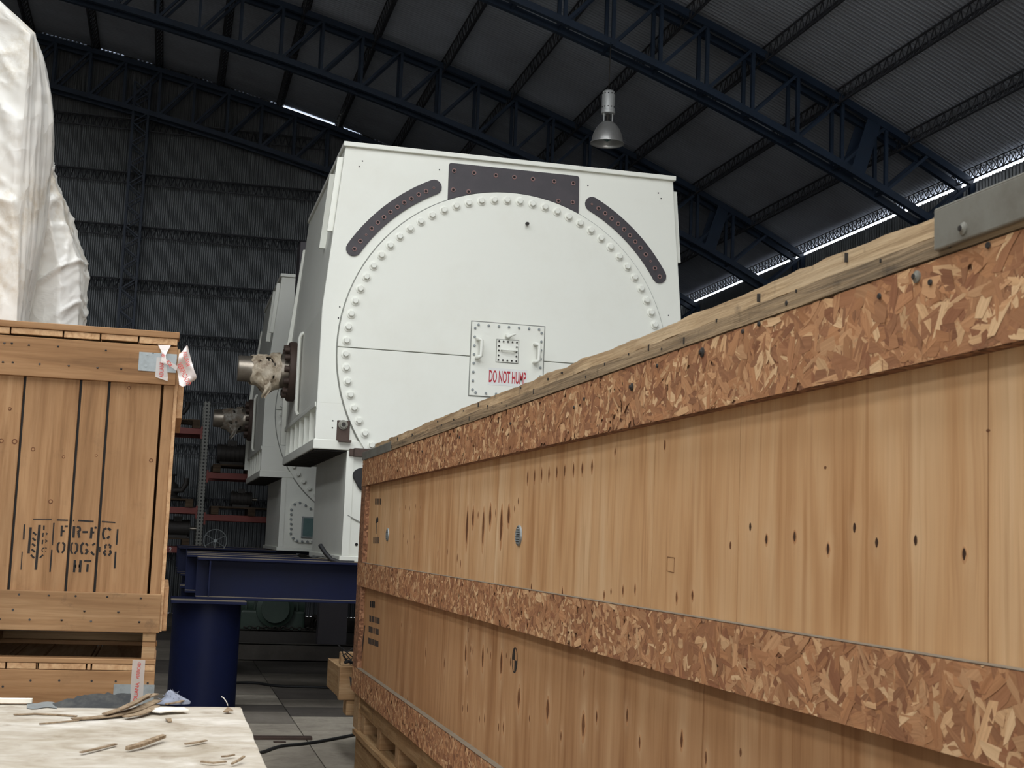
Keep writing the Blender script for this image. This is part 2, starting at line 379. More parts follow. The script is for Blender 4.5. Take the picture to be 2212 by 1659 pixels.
# far gable wall of corrugated sheet, its top following the roof with a daylight gap
def gap(x):
    for a, b, g in ((1.66, 2.72, .065), (2.86, 3.2, .03), (-2.85, -2.0, .013), (-1.75, -1.3, .02), (-1.05, -.75, .013), (.1, .4, .008), (.75, 1.25, .01), (1.45, 1.6, .02), (3.5, 3.8, .008)):
        if a < x < b: return g
    return -.06
rows = [[], []]
for x, d in wave_cols(XL, XR, .076, .017):
    rows[0].append((x, YF+d, 0)); rows[1].append((x, YF+d, roofz(x)-gap(x)))
wf = MB().grid(rows).build('wall_far', M['wallsheet'], smooth=80, kind='structure')
tag(wf, 'dark corrugated metal gable wall at the back of the hall', 'wall')
EAVE = roofz(XR)-.1
rows = [[], []]
for y, d in wave_cols(5, YF, .076, .017): rows[0].append((XR+d, y, 0)); rows[1].append((XR+d, y, EAVE))
wr = MB().grid(rows).build('wall_right', M['wallsheet'], smooth=80, kind='structure')
tag(wr, 'corrugated metal side wall below the bright eave gap', 'wall')
MB().box(XR, XR+.02, Y0, 5, 0, EAVE+.1).build('sheet', M['wallsheet'], wr)
tag(MB().box(XL-.02, XL, Y0, YF, 0, roofz(XL)+.2).build('wall_left', M['wallsheet'], kind='structure'), 'corrugated metal side wall left of the viewer', 'wall')
m = MB(); xs = [XL+(XR-XL)*i/30 for i in range(31)]
m.prism([(XL, 0), (DOOR[0], 0), (DOOR[0], DOOR[3]), (DOOR[1], DOOR[3]), (DOOR[1], 0), (XR, 0)] + [(x, roofz(x)) for x in xs[::-1]], lambda u, v, d: V((u, Y0+d, v)), -.03, 0)
tag(m.build('wall_front', M['wallsheet'], kind='structure'), 'front gable wall with the wide open hall door behind the viewer', 'wall')

# roof sheets: corrugated over the part in view, plain over the part behind the viewer, with open roof lights
ax = [XL-.3] + [XL+(XR-XL)*i/44 for i in range(1, 44)] + [XR, XR+.06]
rows = []
for x in ax: rows.append([V((x, y, roofz(x)+d)) for y, d in wave_cols(10, YF+.1, .076, .021, 6)])
ce = MB().grid(rows).build('ceiling', M['roofsheet'], smooth=80, kind='structure')
tag(ce, 'dark corrugated metal roof curving down to the right eave', 'roof')
bx = sorted(set([XL-.3, -18, -14, -11, XR+.06, 6, 8] + [v for s_ in SKYL for v in s_[:2]]))
by = [Y0-.4, -8, 9, 10]
m = MB()
for i in range(len(bx)-1):
    for j in range(3):
        if any(a <= bx[i] and bx[i+1] <= b and c <= by[j] and by[j+1] <= d for a, b, c, d in SKYL): continue
        xa, xb = bx[i], bx[i+1]; n = 4
        for k in range(n):
            u0 = xa+(xb-xa)*k/n; u1 = xa+(xb-xa)*(k+1)/n
            m.add([(u0, by[j], roofz(u0)), (u1, by[j], roofz(u1)), (u1, by[j+1], roofz(u1)), (u0, by[j+1], roofz(u0))], [(0, 1, 2, 3)])
m.build('sheet', M['roofsheet'], ce)

def lattice(par, name, p, q, up, w, h, step, r, mat, tri=True, lacer=None):
    """light lattice bar: two upper rods, one or two lower rods and a zigzag lacing"""
    p, q, up = V(p), V(q), V(up); d = q-p; L = d.length; dn = d.normalized(); sd = dn.cross(up).normalized()
    root = MB().bar(p+sd*w/2+up*h/2, q+sd*w/2+up*h/2, r*2, r*2, up).build(name, mat, par)
    for a, b in (((-.5, .5), ) + (((0, -.5),) if tri else ((-.5, -.5), (.5, -.5)))):
        MB().bar(p+sd*w*a+up*h*b, q+sd*w*a+up*h*b, r*2.2, r*2.2, up).build('chord', mat, root)
    n = max(2, int(L/step)); m = MB(); lr = lacer or r
    for side in (-.5, .5):
        for i in range(n):
            a = p+dn*(L*i/n); b = p+dn*(L*(i+.5)/n); c = p+dn*(L*(i+1)/n)
            lo = 0 if tri else side
            m.bar(a+sd*w*side+up*h/2, b+sd*w*lo-up*h/2, lr*1.6, lr*1.6); m.bar(b+sd*w*lo-up*h/2, c+sd*w*side+up*h/2, lr*1.6, lr*1.6)
    m.build('lacing', mat, root)
    return root
PURX = [-6.6, -5.4, -4.2, -3.0, -1.82, -.66, .49, 1.63, 2.77, 3.9, 5.02, 6.12, 7.18, 8.22, 9.22]
for x in PURX:
    t = V((1, 0, (roofz(x+.1)-roofz(x-.1))/.2)).normalized(); up = V((-t.z, 0, t.x))
    base = V((x, 0, roofz(x))) - up*.14
    lattice(ce, 'purlin', base+V((0, 8, 0)), base+V((0, YF-.05, 0)), up, .13, .2, .18, .009, M['darkbar'], lacer=.0065)
up = V((0, 0, 1)); lattice(ce, 'purlin', (XR-.1, 8, roofz(XR)-.03), (XR-.1, YF-.05, roofz(XR)-.03), up, .08, .13, .13, .007, M['darkbar'])
for z in (1.05, 2.02, 3.0, 3.98, 5.02, 5.98, 6.98, 7.98, 9.0):
    xa, xb = (-7, XR-.1) if z < 7 else (-7, 6.5 if z < 8.5 else 2.6)
    lattice(wf, 'girt', (xa, YF-.14, z), (xb, YF-.14, z), (0, 0, 1), .1, .19, .12, .009, M['darkbar'], lacer=.005)
for z in (1.2, 2.4, 3.6, 4.8, 5.8):
    lattice(wr, 'girt', (XR-.12, 8, z), (XR-.12, YF-.1, z), (0, 0, 1), .1, .19, .3, .011, M['darkbar'])

# lattice columns
def column(par, name, x, y, w, d, z1, mat, along='x'):
    root = None
    for i, (a, b) in enumerate(((-1, -1), (1, -1), (1, 1), (-1, 1))):
        m = MB().box(x+a*w/2-(.035 if a > 0 else 0), x+a*w/2+(.035 if a < 0 else 0), y+b*d/2-.006, y+b*d/2+.006, 0, z1)
        m.box(x+a*w/2-.006, x+a*w/2+.006, y+b*d/2-(.035 if b > 0 else 0), y+b*d/2+(.035 if b < 0 else 0), 0, z1)
        if root is None: root = m.build(name, mat, par)
        else: m.build('angle', mat, root)
    m = MB(); n = int(z1/.38)
    for i in range(n):
        za, zb, zc_ = z1*i/n, z1*(i+.5)/n, z1*(i+1)/n
        for b in (-d/2, d/2):
            m.bar((x-w/2+.02, y+b, za), (x+w/2-.02, y+b, zb), .022, .022, (0, 1, 0)); m.bar((x+w/2-.02, y+b, zb), (x-w/2+.02, y+b, zc_), .022, .022, (0, 1, 0))
        for a in (-w/2, w/2):
            m.bar((x+a, y-d/2+.02, za), (x+a, y+d/2-.02, zb), .022, .022, (1, 0, 0)); m.bar((x+a, y+d/2-.02, zb), (x+a, y-d/2+.02, zc_), .022, .022, (1, 0, 0))
    m.build('lacing', mat, root); return root
for x in (-5.6, -.93, 4.0): column(wf, 'column', x, YF-.42, .3, .3, roofz(x)-.6, M['bluegrey'])

# arched roof trusses: four chords, paired uprights and a diagonal in each panel
def chordz(x): return roofz(x)-.16
def truss(Y, label, drop=0):
    chordz = lambda x: roofz(x)-.16-drop
    t = thing('roof_truss', label, 'truss', (XR-.1, Y, 0), 'blue lattice roof trusses')
    xs = [XR-.06-.63*i for i in range(50)]
    for dy in (-.15, .15):
        for nm, off, x_in in (('upper_chord', 0, 0), ('lower_chord', -.86, .62)):
            m = MB(); ch = [x for x in xs if x < XR-.06-x_in+.01 and x > XL+x_in]
            for a, b in zip(ch, ch[1:]): m.bar((a, Y+dy, chordz(a)+off), (b, Y+dy, chordz(b)+off), .075, .09)
            m.build(nm, M['bluegrey'], t)
    for i, (a, b) in enumerate(zip(xs, xs[1:])):
        if i == 0 or a < -8: continue
        for dy in (-.15, .15):
            if a < XR-.7:
                MB().bar((a, Y+dy, chordz(a)), (a, Y+dy, chordz(a)-.86), .045, .045, (0, 1, 0)).build('upright', M['bluegrey'], t)
            if b < XR-.7:
                MB().bar((b, Y+dy, chordz(b)-.86), (a, Y+dy, chordz(a)), .04, .04, (0, 1, 0)).build('diagonal', M['bluegrey'], t)
        MB().bar((a, Y-.15, chordz(a)-.86), (a, Y+.15, chordz(a)-.86), .04, .04).build('tie', M['bluegrey'], t)
        MB().bar((a, Y-.15, chordz(a)), (a, Y+.15, chordz(a)), .04, .04).build('tie', M['bluegrey'], t)
    for dy in (-.17, .17): MB().bar((8.42, Y+dy, chordz(8.42)-.84), (8.66, Y+dy, chordz(8.66)), .012, .2, (1, 0, 0)).build('splice_plate', M['bluegrey'], t)
    # legs of the frame at the right wall
    xi = XR-.06-.63
    for dy in (-.15, .15):
        MB().box(XR-.1, XR-.03, Y+dy-.035, Y+dy+.035, 0, chordz(XR-.06)).build('leg', M['bluegrey'], t)
        MB().box(xi-.035, xi+.035, Y+dy-.035, Y+dy+.035, 0, chordz(xi)-.8).build('leg', M['bluegrey'], t)
        MB().bar((xi, Y+dy, chordz(xi)-.86), (XR-.06, Y+dy, chordz(XR-.06)), .04, .04, (0, 1, 0)).build('diagonal', M['bluegrey'], t)
        m = MB(); z = .2; s_ = 1
        while z < 5.2:
            m.bar((xi if s_ > 0 else XR-.06, Y+dy, z), (XR-.06 if s_ > 0 else xi, Y+dy, z+.6), .035, .035, (0, 1, 0)); z += .6; s_ = -s_
        m.build('lacing', M['bluegrey'], t)
    return t
truss(16.3, 'nearest blue lattice roof truss, crossing the top right corner of the picture')
truss(21.4, 'middle blue lattice roof truss, seen behind the hanging lamp')
truss(YF-.4, drop=.12, label='farthest dark lattice roof truss, against the corrugated gable wall')

# high-bay lamp
LX, LY = 5.0, 16.1
lp = thing('pendant_lamp', 'grey high-bay lamp with bell shade hanging from the nearest truss', 'lamp', (LX, LY, 6.5))
zt = 7.14
MB().lathe([(.0, zt), (.055, zt), (.075, zt-.015), (.083, zt-.05), (.083, zt-.26), (.088, zt-.265), (.088, zt-.295), (0, zt-.295)], (LX, LY, 0), (0, 0, 1), 28).build('ballast_housing', M['lampgrey'], lp, smooth=40)
for a in range(12):
    for zz in (zt-.05, zt-.22):
        t = a*pi/6+.2; p = V((LX+.083*math.cos(t), LY+.083*math.sin(t), zz)); n_ = V((math.cos(t), math.sin(t), 0))
        MB().cyl(p-n_*.004, p+n_*.002, .008, n=8).build('vent_hole', M['hole'], lp)
for s_ in (-1, 1): MB().box(LX+s_*.055-.006, LX+s_*.055+.006, LY-.012, LY+.012, zt-.41, zt-.29).build('bracket_arm', M['lampgrey'], lp)
MB().cyl((LX, LY, zt-.41), (LX, LY, zt-.29), .02, n=12).build('socket', M['iron'], lp, smooth=40)
pr = []
for i in range(15):
    t = i/14; pr.append((.06+.135*math.sin(t*pi/2*.98)**.9, zt-.4-.26*t**1.25))
MB().lathe([(0, zt-.397)] + pr + [(.213, zt-.668), (.213, zt-.678), (.2, zt-.678)] + [(r-.006, z-.004) for r, z in pr[::-1]], (LX, LY, 0), (0, 0, 1), 40).build('bell_shade', M['alu'], lp, smooth=40)
MB().lathe([(0, zt-.45), (.03, zt-.46), (.055, zt-.52), (.06, zt-.58), (.045, zt-.63), (0, zt-.65)], (LX, LY, 0), (0, 0, 1), 20).build('bulb', M['glass'], lp, smooth=50)
MB().cyl((LX, LY, zt), (LX+.02, LY+.05, chordz(LX)-.9), .006, n=6).build('suspension_cable', M['iron'], lp)
MB().bar((LX+.02, LY-.02, chordz(LX)-.9), (LX+.02, LY+.4, chordz(LX)-.9), .03, .03).build('hanger', M['bluegrey'], lp)

# ================================================================== GENERATOR FRAMES
MX, MZ, MR, MY = 2.973, 3.2, 1.57, 12.5      # end-cover centre, radius and front plane
def side_x(z): return 1.247 if z < 3.55 else 1.247+.132*(z-3.55)/1.55
HEXB = MB().lathe([(0, 0), (.042, 0), (.042, .006), (.039, .009), (.026, .009)], (0, 0, 0), (0, -1, 0), 18)
def hexbolt(r_w, r_h, h):
    m = MB(); m.lathe([(0, -.002), (r_w, -.002), (r_w, .007), (r_h*.9, .009)], (0, 0, 0), (0, -1, 0), 18)
    m.cyl((0, -.006, 0), (0, -h*.85, 0), r_h, n=6); m.cyl((0, -h*.85, 0), (0, -h, 0), r_h, r_h*.82, n=6); return m
ME_BOLT = hexbolt(.043, .029, .036).mesh('bolt'); ME_BOLT.materials.append(M['white'])
ME_SCREW = hexbolt(.0, .0125, .012).mesh('screw'); ME_SCREW.materials.append(M['galv'])
ME_SCREW2 = hexbolt(.0, .009, .008).mesh('screw'); ME_SCREW2.materials.append(M['iron'])
ME_RING = MB().lathe([(.0125, .001), (.0125, .006), (.021, .006), (.022, 0)], (0, 0, 0), (0, -1, 0), 16).mesh('bore_rim', smooth=40); ME_RING.materials.append(M['rustring'])
ME_RINGS = MB().lathe([(.006, .001), (.006, .005), (.011, .005), (.012, 0)], (0, 0, 0), (0, -1, 0), 12).mesh('bore_rim', smooth=40); ME_RINGS.materials.append(M['rustring'])
ME_BORE = MB().cyl((0, 0, 0), (0, -.003, 0), .0135, n=12).mesh('bore'); ME_BORE.materials.append(M['hole'])
ME_BORES = MB().cyl((0, 0, 0), (0, -.003, 0), .0065, n=10).mesh('bore'); ME_BORES.materials.append(M['hole'])
front = lambda u, v, d: V((u, MY-d, v))
def circ(r, a0, a1, n): return [(MX+r*math.cos(math.radians(a0+(a1-a0)*i/n)), MZ+r*math.sin(math.radians(a0+(a1-a0)*i/n))) for i in range(n+1)]

def generator(label, detail=True):
    g = thing('generator_frame', label, 'generator', (MX, MY+1.7, 1.28), 'white generator frames')
    W = M['white']; DEP = 3.35; YB = MY+DEP
    # upper casing with inward leaning flanks
    prof = [(1.247, 2.68), (1.247, 3.55), (1.379, 5.06), (4.567, 5.06), (4.70, 3.55), (4.70, 2.68)]
    MB().prism(prof, lambda u, v, d: V((u, d, v)), MY, YB).build('casing', W, g, bevel=.012)
    MB().box(1.40, 4.55, MY+.002, YB-.1, 2.3, 2.69).build('lower_web', W, g)
    MB().box(1.247, 4.70, MY, MY+.05, 2.36, 2.69).build('front_skirt', W, g)
    MB().box(1.235, 4.71, MY-.004, YB, 2.275, 2.365).build('bottom_ledge', W, g, bevel=.008)
    MB().box(1.235, 1.41, MY+.05, YB, 2.655, 2.70).build('upper_ledge', W, g, bevel=.006)
    un = MB().box(1.25, 1.545, MY+.03, YB-.02, 2.268, 2.276).build('underside_grille', M['hole'], g)
    for k in range(22): MB().box(1.25, 1.545, MY+.06+k*.15, MY+.075+k*.15, 2.262, 2.268).build('grille_bar', M['iron'], un)
    for i in range(7):
        y = MY+.1+i*.52
        MB().box(1.25, 1.405, y, y+.035, 2.36, 2.66).build('rib', W, g)
    MB().box(1.36, 4.585, MY-.03, YB, 5.055, 5.10).build('top_lip', W, g, bevel=.006)
    # lower casing standing on the beams
    MB().box(1.545, 4.40, MY+.003, MY+2.65, 1.33, 2.28).build('lower_casing', W, g, bevel=.012)
    MB().box(1.52, 4.42, MY-.012, MY+2.68, 1.285, 1.335).build('base_plate', W, g, bevel=.006)
    m = MB()
    for z0, z1, x0 in ((2.27, 1.335, 1.545),): m.box(x0-.006, x0+.06, MY-.008, MY+.004, z1, z0)
    m.build('corner_strip', W, g)
    # stepped plates standing out of the leaning flanks
    for s_, nm in ((1, 'l'), (-1, 'r')):
        X = (lambda x: x) if s_ > 0 else (lambda x: 2*MX-x)
        for y0, za, zb, out in ((MY+.06, 4.27, 4.97, .05), (MY+.62, 4.22, 4.95, .055)):
            poly = [(X(side_x(za)-out), za), (X(side_x(zb)-out), zb), (X(side_x(zb)+.05), zb), (X(side_x(za)+.05), za)]
            MB().prism(poly, lambda u, v, d: V((u, d, v)), y0, y0+.03).build('flank_plate', W, g, bevel=.004)
    # rear flange
    MB().prism([(1.20, 2.5), (1.20, 3.55), (1.33, 4.75), (4.61, 4.75), (4.74, 3.55), (4.74, 2.5)], lambda u, v, d: V((u, d, v)), YB, YB+.06).build('rear_flange', W, g, bevel=.006)
    # vertical pipe on the flank
    MB().tube([(1.235, MY+1.75, 2.72), (1.215, MY+1.75, 2.76), (1.212, MY+1.75, 3.5), (1.225, MY+1.75, 3.54), (1.25, MY+1.75, 3.56)], .018, 10).build('flank_pipe', W, g, smooth=60)
    # trunnion on the flank: flange with cap screws, machined shaft, torn wrapping
    ty, tz = MY+2.48, 3.235
    fl_ = MB().lathe([(0, 0), (.31, 0), (.32, .012), (.32, .07), (.31, .085), (.17, .085)], (1.25, ty, tz), (-1, 0, 0), 40).build('trunnion_flange', M['darksteel'], g, smooth=40)
    for i in range(12):
        t = 2*pi*i/12; p = V((1.168, ty+.25*math.cos(t), tz+.25*math.sin(t)))
        MB().cyl(p, p-V((.055, 0, 0)), .036, n=10).build('cap_screw', M['darksteel'], fl_, smooth=40)
    MB().lathe([(.185, 0), (.185, .1), (.16, .12), (.138, .13), (.138, .52), (.13, .53), (0, .53)], (1.17, ty, tz), (-1, 0, 0), 40).build('trunnion_shaft', M['steel'], g, smooth=40)
    wr_ = MB(); rows = []
    rnd = random.Random(3 if detail else 9)
    for i in range(19):
        row = []
        for k in range(41):
            a = 2*pi*k/40; u = i/18
            edge = .05*noise.noise(V((math.cos(a)*2, math.sin(a)*2, 3.1+(0 if detail else 5))))
            x = 1.1 - (.02+.30*u) - edge*(1 if u > .5 else .6)
            r = .146 + .05*(1-u) + .028*noise.noise(V((x*14, math.cos(a)*2.5, math.sin(a)*2.5))) + .012*noise.noise(V((x*40, math.cos(a)*6, math.sin(a)*6)))
            sag = max(0, -math.sin(a))*.10*math.exp(-((u-.45)/.22)**2)*(1 if detail else .8)
            row.append(V((x, ty+r*math.cos(a), tz+r*math.sin(a)-sag)))
        rows.append(row)
    n = 41; fs = []
    for i in range(18):
        for k in range(40):
            q = noise.noise(V((i*.33, math.cos(k*.157)*2.2, math.sin(k*.157)*2.2+(0 if detail else 4))))
            if q > .33 and i < 13: continue
            fs.append((i*n+k, i*n+k+1, (i+1)*n+k+1, (i+1)*n+k))
    wr_.add([p for r in rows for p in r], fs)
    o = wr_.build('torn_wrapping', M['film_a'] if detail else M['film_b'], g, smooth=70)
    # hanging shred
    rows = []
    for i in range(8):
        u = i/7; rows.append([V((.93+.03*math.sin(u*4)+.09*(k/5-.5)*(1-.5*u), ty-.15+.02*math.sin(k+u*5), tz-.12-.19*u+.012*math.sin(k*2.1))) for k in range(6)])
    MB().grid(rows).build('wrapping_shred', M['film_a'] if detail else M['film_b'], g, smooth=70)
    # end cover in two halves with a ring of bolts
    up_ = MB().prism(circ(MR, 0, 180, 64), front, 0, .03)
    up_ = [(u, max(v, MZ+.004)) for u, v in circ(MR, 0, 180, 64)]; lo_ = [(u, min(v, MZ-.004)) for u, v in circ(MR, 180, 360, 64)]
    MB().lathe([(MR-.01, 0), (MR+.012, .0), (MR+.012, .003), (MR-.01, .003)], (MX, MY, MZ), (0, -1, 0), 96).build('cover_joint', M['gasket'], g)
    MB().box(MX-MR, MX+MR, MY-.012, MY-.004, MZ-.006, MZ+.006).build('split_joint', M['gasket'], g)
    MB().prism(up_, front, -.01, .03).build('end_cover_upper', W, g, bevel=.004)
    MB().prism(lo_, front, -.01, .03).build('end_cover_lower', W, g, bevel=.004)
    NB = 76
    for i in range(NB):
        t = 2*pi*(i+.5)/NB
        link('bolt', ME_BOLT, None, g, (MX+1.495*math.cos(t), MY-.03, MZ+1.495*math.sin(t)), (0, t*3.1, 0))
    # lower bolted cover and inspection window
    cv = []
    for a, b, r, t0 in ((1.75, 1.42, .1, 180), (2.9, 1.42, .1, 270), (2.9, 1.62, .1, 0), (1.95, 1.90, .18, 60), (1.75, 1.86, .1, 120)):
        for k in range(5):
            t = math.radians(t0+k*90/4*(1 if t0 < 170 or t0 > 200 else 1)); cv.append((a+r*math.cos(t), b+r*math.sin(t)))
    if not detail:
        cv = [(1.67, 1.86), (1.69, 1.93), (1.76, 1.97), (1.86, 1.95), (2.35, 1.66), (2.42, 1.6), (2.42, 1.40), (1.80, 1.40), (1.73, 1.43), (1.69, 1.50)]
        lc = MB().prism(cv, front, -.004, .025).build('bolted_cover', W, g, bevel=.006)
        per = [(1.70, 1.52), (1.70, 1.585), (1.695, 1.65), (1.69, 1.715), (1.69, 1.78), (1.69, 1.845), (1.73, 1.92), (1.80, 1.945), (1.88, 1.91), (1.95, 1.87), (2.02, 1.83), (2.10, 1.78), (1.735, 1.46), (1.79, 1.425), (1.86, 1.42), (1.93, 1.42), (2.0, 1.42), (2.07, 1.42), (2.14, 1.42), (2.21, 1.42)]
        for u, v in per: link('screw', ME_SCREW3, None, lc, (u, MY-.025, v))
        fr = MB().box(1.84, 2.07, MY-.05, MY-.02, 1.47, 1.76).build('window_frame', M['galv'], g, bevel=.004)
        MB().box(1.86, 2.05, MY-.053, MY-.049, 1.49, 1.74).build('window_pane', M['glass'], fr)
        return g
    # dark bare plates on the front
    top = [(2.365, 5.003), (3.592, 5.004), (3.606, 4.997), (3.613, 4.985), (3.618, 4.64)] + circ(1.578, 65.6, 113.2, 24) + [(2.348, 4.98), (2.353, 4.995)]
    tp = MB().prism(top, front, 0, .012).build('top_plate', M['primer'], g)
    def holes(par, lst, y=.012):
        for x, yy, small in lst:
            p = onY(x, yy, MY-y)
            h_ = link('bore', ME_BORES if small else ME_BORE, None, par, p)
            link('bore_rim', ME_RINGS if small else ME_RING, None, h_, p)
    holes(tp, [(981, 369, 0), (1024, 373.5, 0), (1071, 379, 0), (1111, 383, 0), (1151, 387, 0), (1197, 392, 0), (1238, 396, 0), (979, 410, 0), (1012, 414, 0), (1206, 434, 0), (1237, 437, 0)])
    for a0, a1, lst in ((115.8, 148.2, [(508, 1003, 0), (560, 934, 0), (610, 877, 1), (659, 824, 0), (712, 772, 0), (766, 725, 0), (822, 680, 0), (884, 637, 0), (943, 597, 0), (1006, 563, 0), (1069, 527, 0), (1133, 498, 0), (1202, 468, 1)]),
                        (31.6, 63.3, None)):
        w_ = .07; r_ = 1.731
        e0 = V((MX+r_*math.cos(math.radians(a0)), MZ+r_*math.sin(math.radians(a0)))); e1 = V((MX+r_*math.cos(math.radians(a1)), MZ+r_*math.sin(math.radians(a1))))
        poly = circ(r_+w_, a0, a1, 20) + [(e1.x+w_*math.cos(math.radians(a1+180*k/8)), e1.y+w_*math.sin(math.radians(a1+180*k/8))) for k in range(1, 8)] \
             + circ(r_-w_, a1, a0, 20) + [(e0.x+w_*math.cos(math.radians(a0+180+180*k/8)), e0.y+w_*math.sin(math.radians(a0+180+180*k/8))) for k in range(1, 8)]
        sp = MB().prism(poly, front, 0, .012).build('arc_plate', M['primer'], g)
        if lst: holes(sp, [(640+x/4.045, 290+y/4.045, s) for x, y, s in lst])
        else: holes(sp, [(900+x/3.607, 300+y/3.607, s) for x, y, s in ((1365, 509, 1), (1416, 542, 0), (1468, 580, 0), (1519, 621, 0), (1569, 662, 0), (1616, 706, 0), (1661, 752, 0), (1702, 801, 0), (1743, 849, 0), (1784, 901, 0), (1822, 953, 1), (1856, 1008, 0), (1893, 1074, 0))])
    for x, y in ((783, 348), (776, 360), (949, 367), (734, 663), (731, 687), (1422, 417), (1428, 429), (1270, 401), (1444, 681), (719, 909), (718, 924)):
        link('tapped_hole', ME_BORES, None, g, onY(x, y, MY))
    st = MB().cyl(onY(1138, 483, MY-.03), onY(1140, 483, MY-.075), .016, n=10).build('stud', M['iron'], g, smooth=40)
    # inspection hatch
    F = MY-.03
    ha = MB().box(2.628, 3.318, F-.012, F+.01, 2.838, 3.522).build('hatch', W, g, bevel=.003)
    MB().box(2.618, 3.328, F-.002, F+.006, 2.828, 3.532).build('hatch_joint', M['gasket'], ha)
    F2 = F-.012
    for i in range(7):
        for z in (3.495, 2.865): link('screw', ME_SCREW, None, ha, (2.685+.0965*i, F2, z))
    for i in range(8):
        for x in (2.655, 3.29): link('screw', ME_SCREW, None, ha, (x, F2, 3.462-.0815*i))
    for x, z0, z1 in ((2.71, 3.185, 3.36), (3.258, 3.18, 3.352)):
        pts = [(x-.03, F2, z0), (x-.03, F2-.03, z0)] + [(x-.03+.03*(1-math.cos(t*pi/8)), F2-.03-.035*math.sin(t*pi/8), z0+.03*(1-math.cos(t*pi/8))*.5) for t in range(1, 5)]
        pts = [V(p) for p in pts]; zc = (z0+z1)/2
        pts += [V((p.x, p.y, 2*zc-p.z)) for p in pts[::-1]]
        MB().tube(pts, .017, 10).build('grab_handle', W, ha, smooth=60)
    ip = MB().box(2.868, 3.072, F2-.008, F2, 3.163, 3.372).build('small_cover', W, ha, bevel=.002)
    MB().box(2.862, 3.078, F2-.002, F2+.004, 3.157, 3.378).build('small_cover_joint', M['gasket'], ha)
    for i in range(5):
        for j in range(5):
            if i in (0, 4) or j in (0, 4): link('screw', ME_SCREW2, None, ip, (2.885+.0425*i, F2-.008, 3.18+.0438*j))
    MB().tube([(2.91, F2-.008, 3.275), (2.91, F2-.03, 3.275), (2.918, F2-.036, 3.275), (3.032, F2-.036, 3.272), (3.04, F2-.03, 3.272), (3.04, F2-.008, 3.272)], .009, 8).build('bail_handle', M['white'], ip, smooth=60)
    MB().lathe([(0, 0), (.028, 0), (.026, .03), (.02, .045), (0, .05)], (2.965, F2, 3.408), (0, -1, 0), 16).build('latch_boss', W, ha, smooth=40)
    MB().tube([(2.962, F2-.04, 3.395), (2.99, F2-.05, 3.412), (3.03, F2-.052, 3.428)], [.014, .012, .009], 8).build('latch_lever', W, ha, smooth=60)
    sk = MB().box(2.797, 3.168, F2-.0015, F2, 2.945, 3.105).build('notice_sticker', M['sticker'], ha)
    me = text_mesh('DO NOT HUMP', .158, .40, .0025)
    xs_ = [v.co.x for v in me.vertices]; k_ = .352/(max(xs_)-min(xs_)); mid = (max(xs_)+min(xs_))/2
    ys_ = [v.co.y for v in me.vertices]; kz = .114/(max(ys_)-min(ys_)); my = (max(ys_)+min(ys_))/2
    for v in me.vertices: v.co.x = (v.co.x-mid)*k_; v.co.y = (v.co.y-my)*kz
    link('notice_lettering', me, M['redink'], sk, (2.981, F2-.0035, 3.026), (pi/2, 0, 0), label='red capital letters reading DO NOT HUMP')
    # rusty bracket, rusty bar and teardrop lug below
    br = MB().box(1.437, 1.553, MY-.016, MY, 2.36, 2.54).build('shipping_bracket', M['darksteel'], g, bevel=.004)
    MB().box(1.455, 1.568, MY-.06, MY, 2.345, 2.362).build('bracket_foot', M['darksteel'], br)
    b_ = MB(); b_.cyl((1.49, MY-.016, 2.5), (1.49, MY-.026, 2.5), .043, n=20); b_.cyl((1.49, MY-.026, 2.5), (1.49, MY-.06, 2.5), .033, n=6); b_.build('bracket_bolt', M['zinc'], br)
    MB().cyl((1.49, MY-.06, 2.5), (1.49, MY-.066, 2.5), .02, n=12).build('bolt_tip', M['iron'], br)
    m = MB().box(1.56, 1.60, MY-.03, MY, 2.225, 2.29); m.box(1.597, 2.2, MY-.07, MY, 2.22, 2.295); m.build('rusty_bar', M['darksteel'], g, bevel=.003)
    td = []
    for k in range(17):
        t = math.radians(35+ (290)*k/16); td.append((1.69+.09*math.cos(t), 2.05+.075*math.sin(t)))
    td = [(1.69+.09*math.cos(t), 2.055+.07*math.sin(t)) for t in [math.radians(20+190*k/12) for k in range(13)]] + [(1.66, 1.94), (1.72, 1.90), (1.80, 1.93)]
    MB().prism(td, front, 0, .03).build('black_lug', M['black'], g, bevel=.006)
    MB().bar((1.575, MY-.006, 1.695), (1.80, MY-.006, 1.585), .006, .008).build('seam', M['gasket'], g)
    link('tapped_hole', ME_BORE, None, g, onY(770, 1176, MY))
    return g
ME_SCREW3 = hexbolt(.0, .018, .02).mesh('screw'); ME_SCREW3.materials.append(M['galv'])
generator('white generator frame with round bolted end cover and DO NOT HUMP hatch', True)
g2 = generator('second white generator frame, half hidden behind the first one', False)
g2.location.y += 6.82; g2.location.x -= .03
m = MB().box(1.62, 2.3, 17.3, 17.5, 3.75, 5.35)
dt = thing('cable_duct', 'tall dark grey cable duct between the two generator frames', 'duct', (1.9, 17.4, 3.6))
MB().box(1.40, 2.3, 17.15, 17.6, 3.66, 5.12).build('duct_body', M['primer'], dt, bevel=.01)
for z0, z1 in ((4.9, 4.99), (4.6, 4.78), (3.9, 4.3), (4.38, 4.46)): MB().box(1.47, 1.5, 17.135, 17.15, z0, z1).build('label_strip', M['white'], dt)
MB().tube([(1.36, 17.2, 3.75), (1.47, 17.1, 3.85), (1.6, 17.08, 3.98)], .03, 8).build('cable_stub', M['iron'], dt, smooth=60)
MB().box(1.9, 2.25, 17.34, 17.55, 0, 3.67).build('duct_stand', M['primer'], dt)

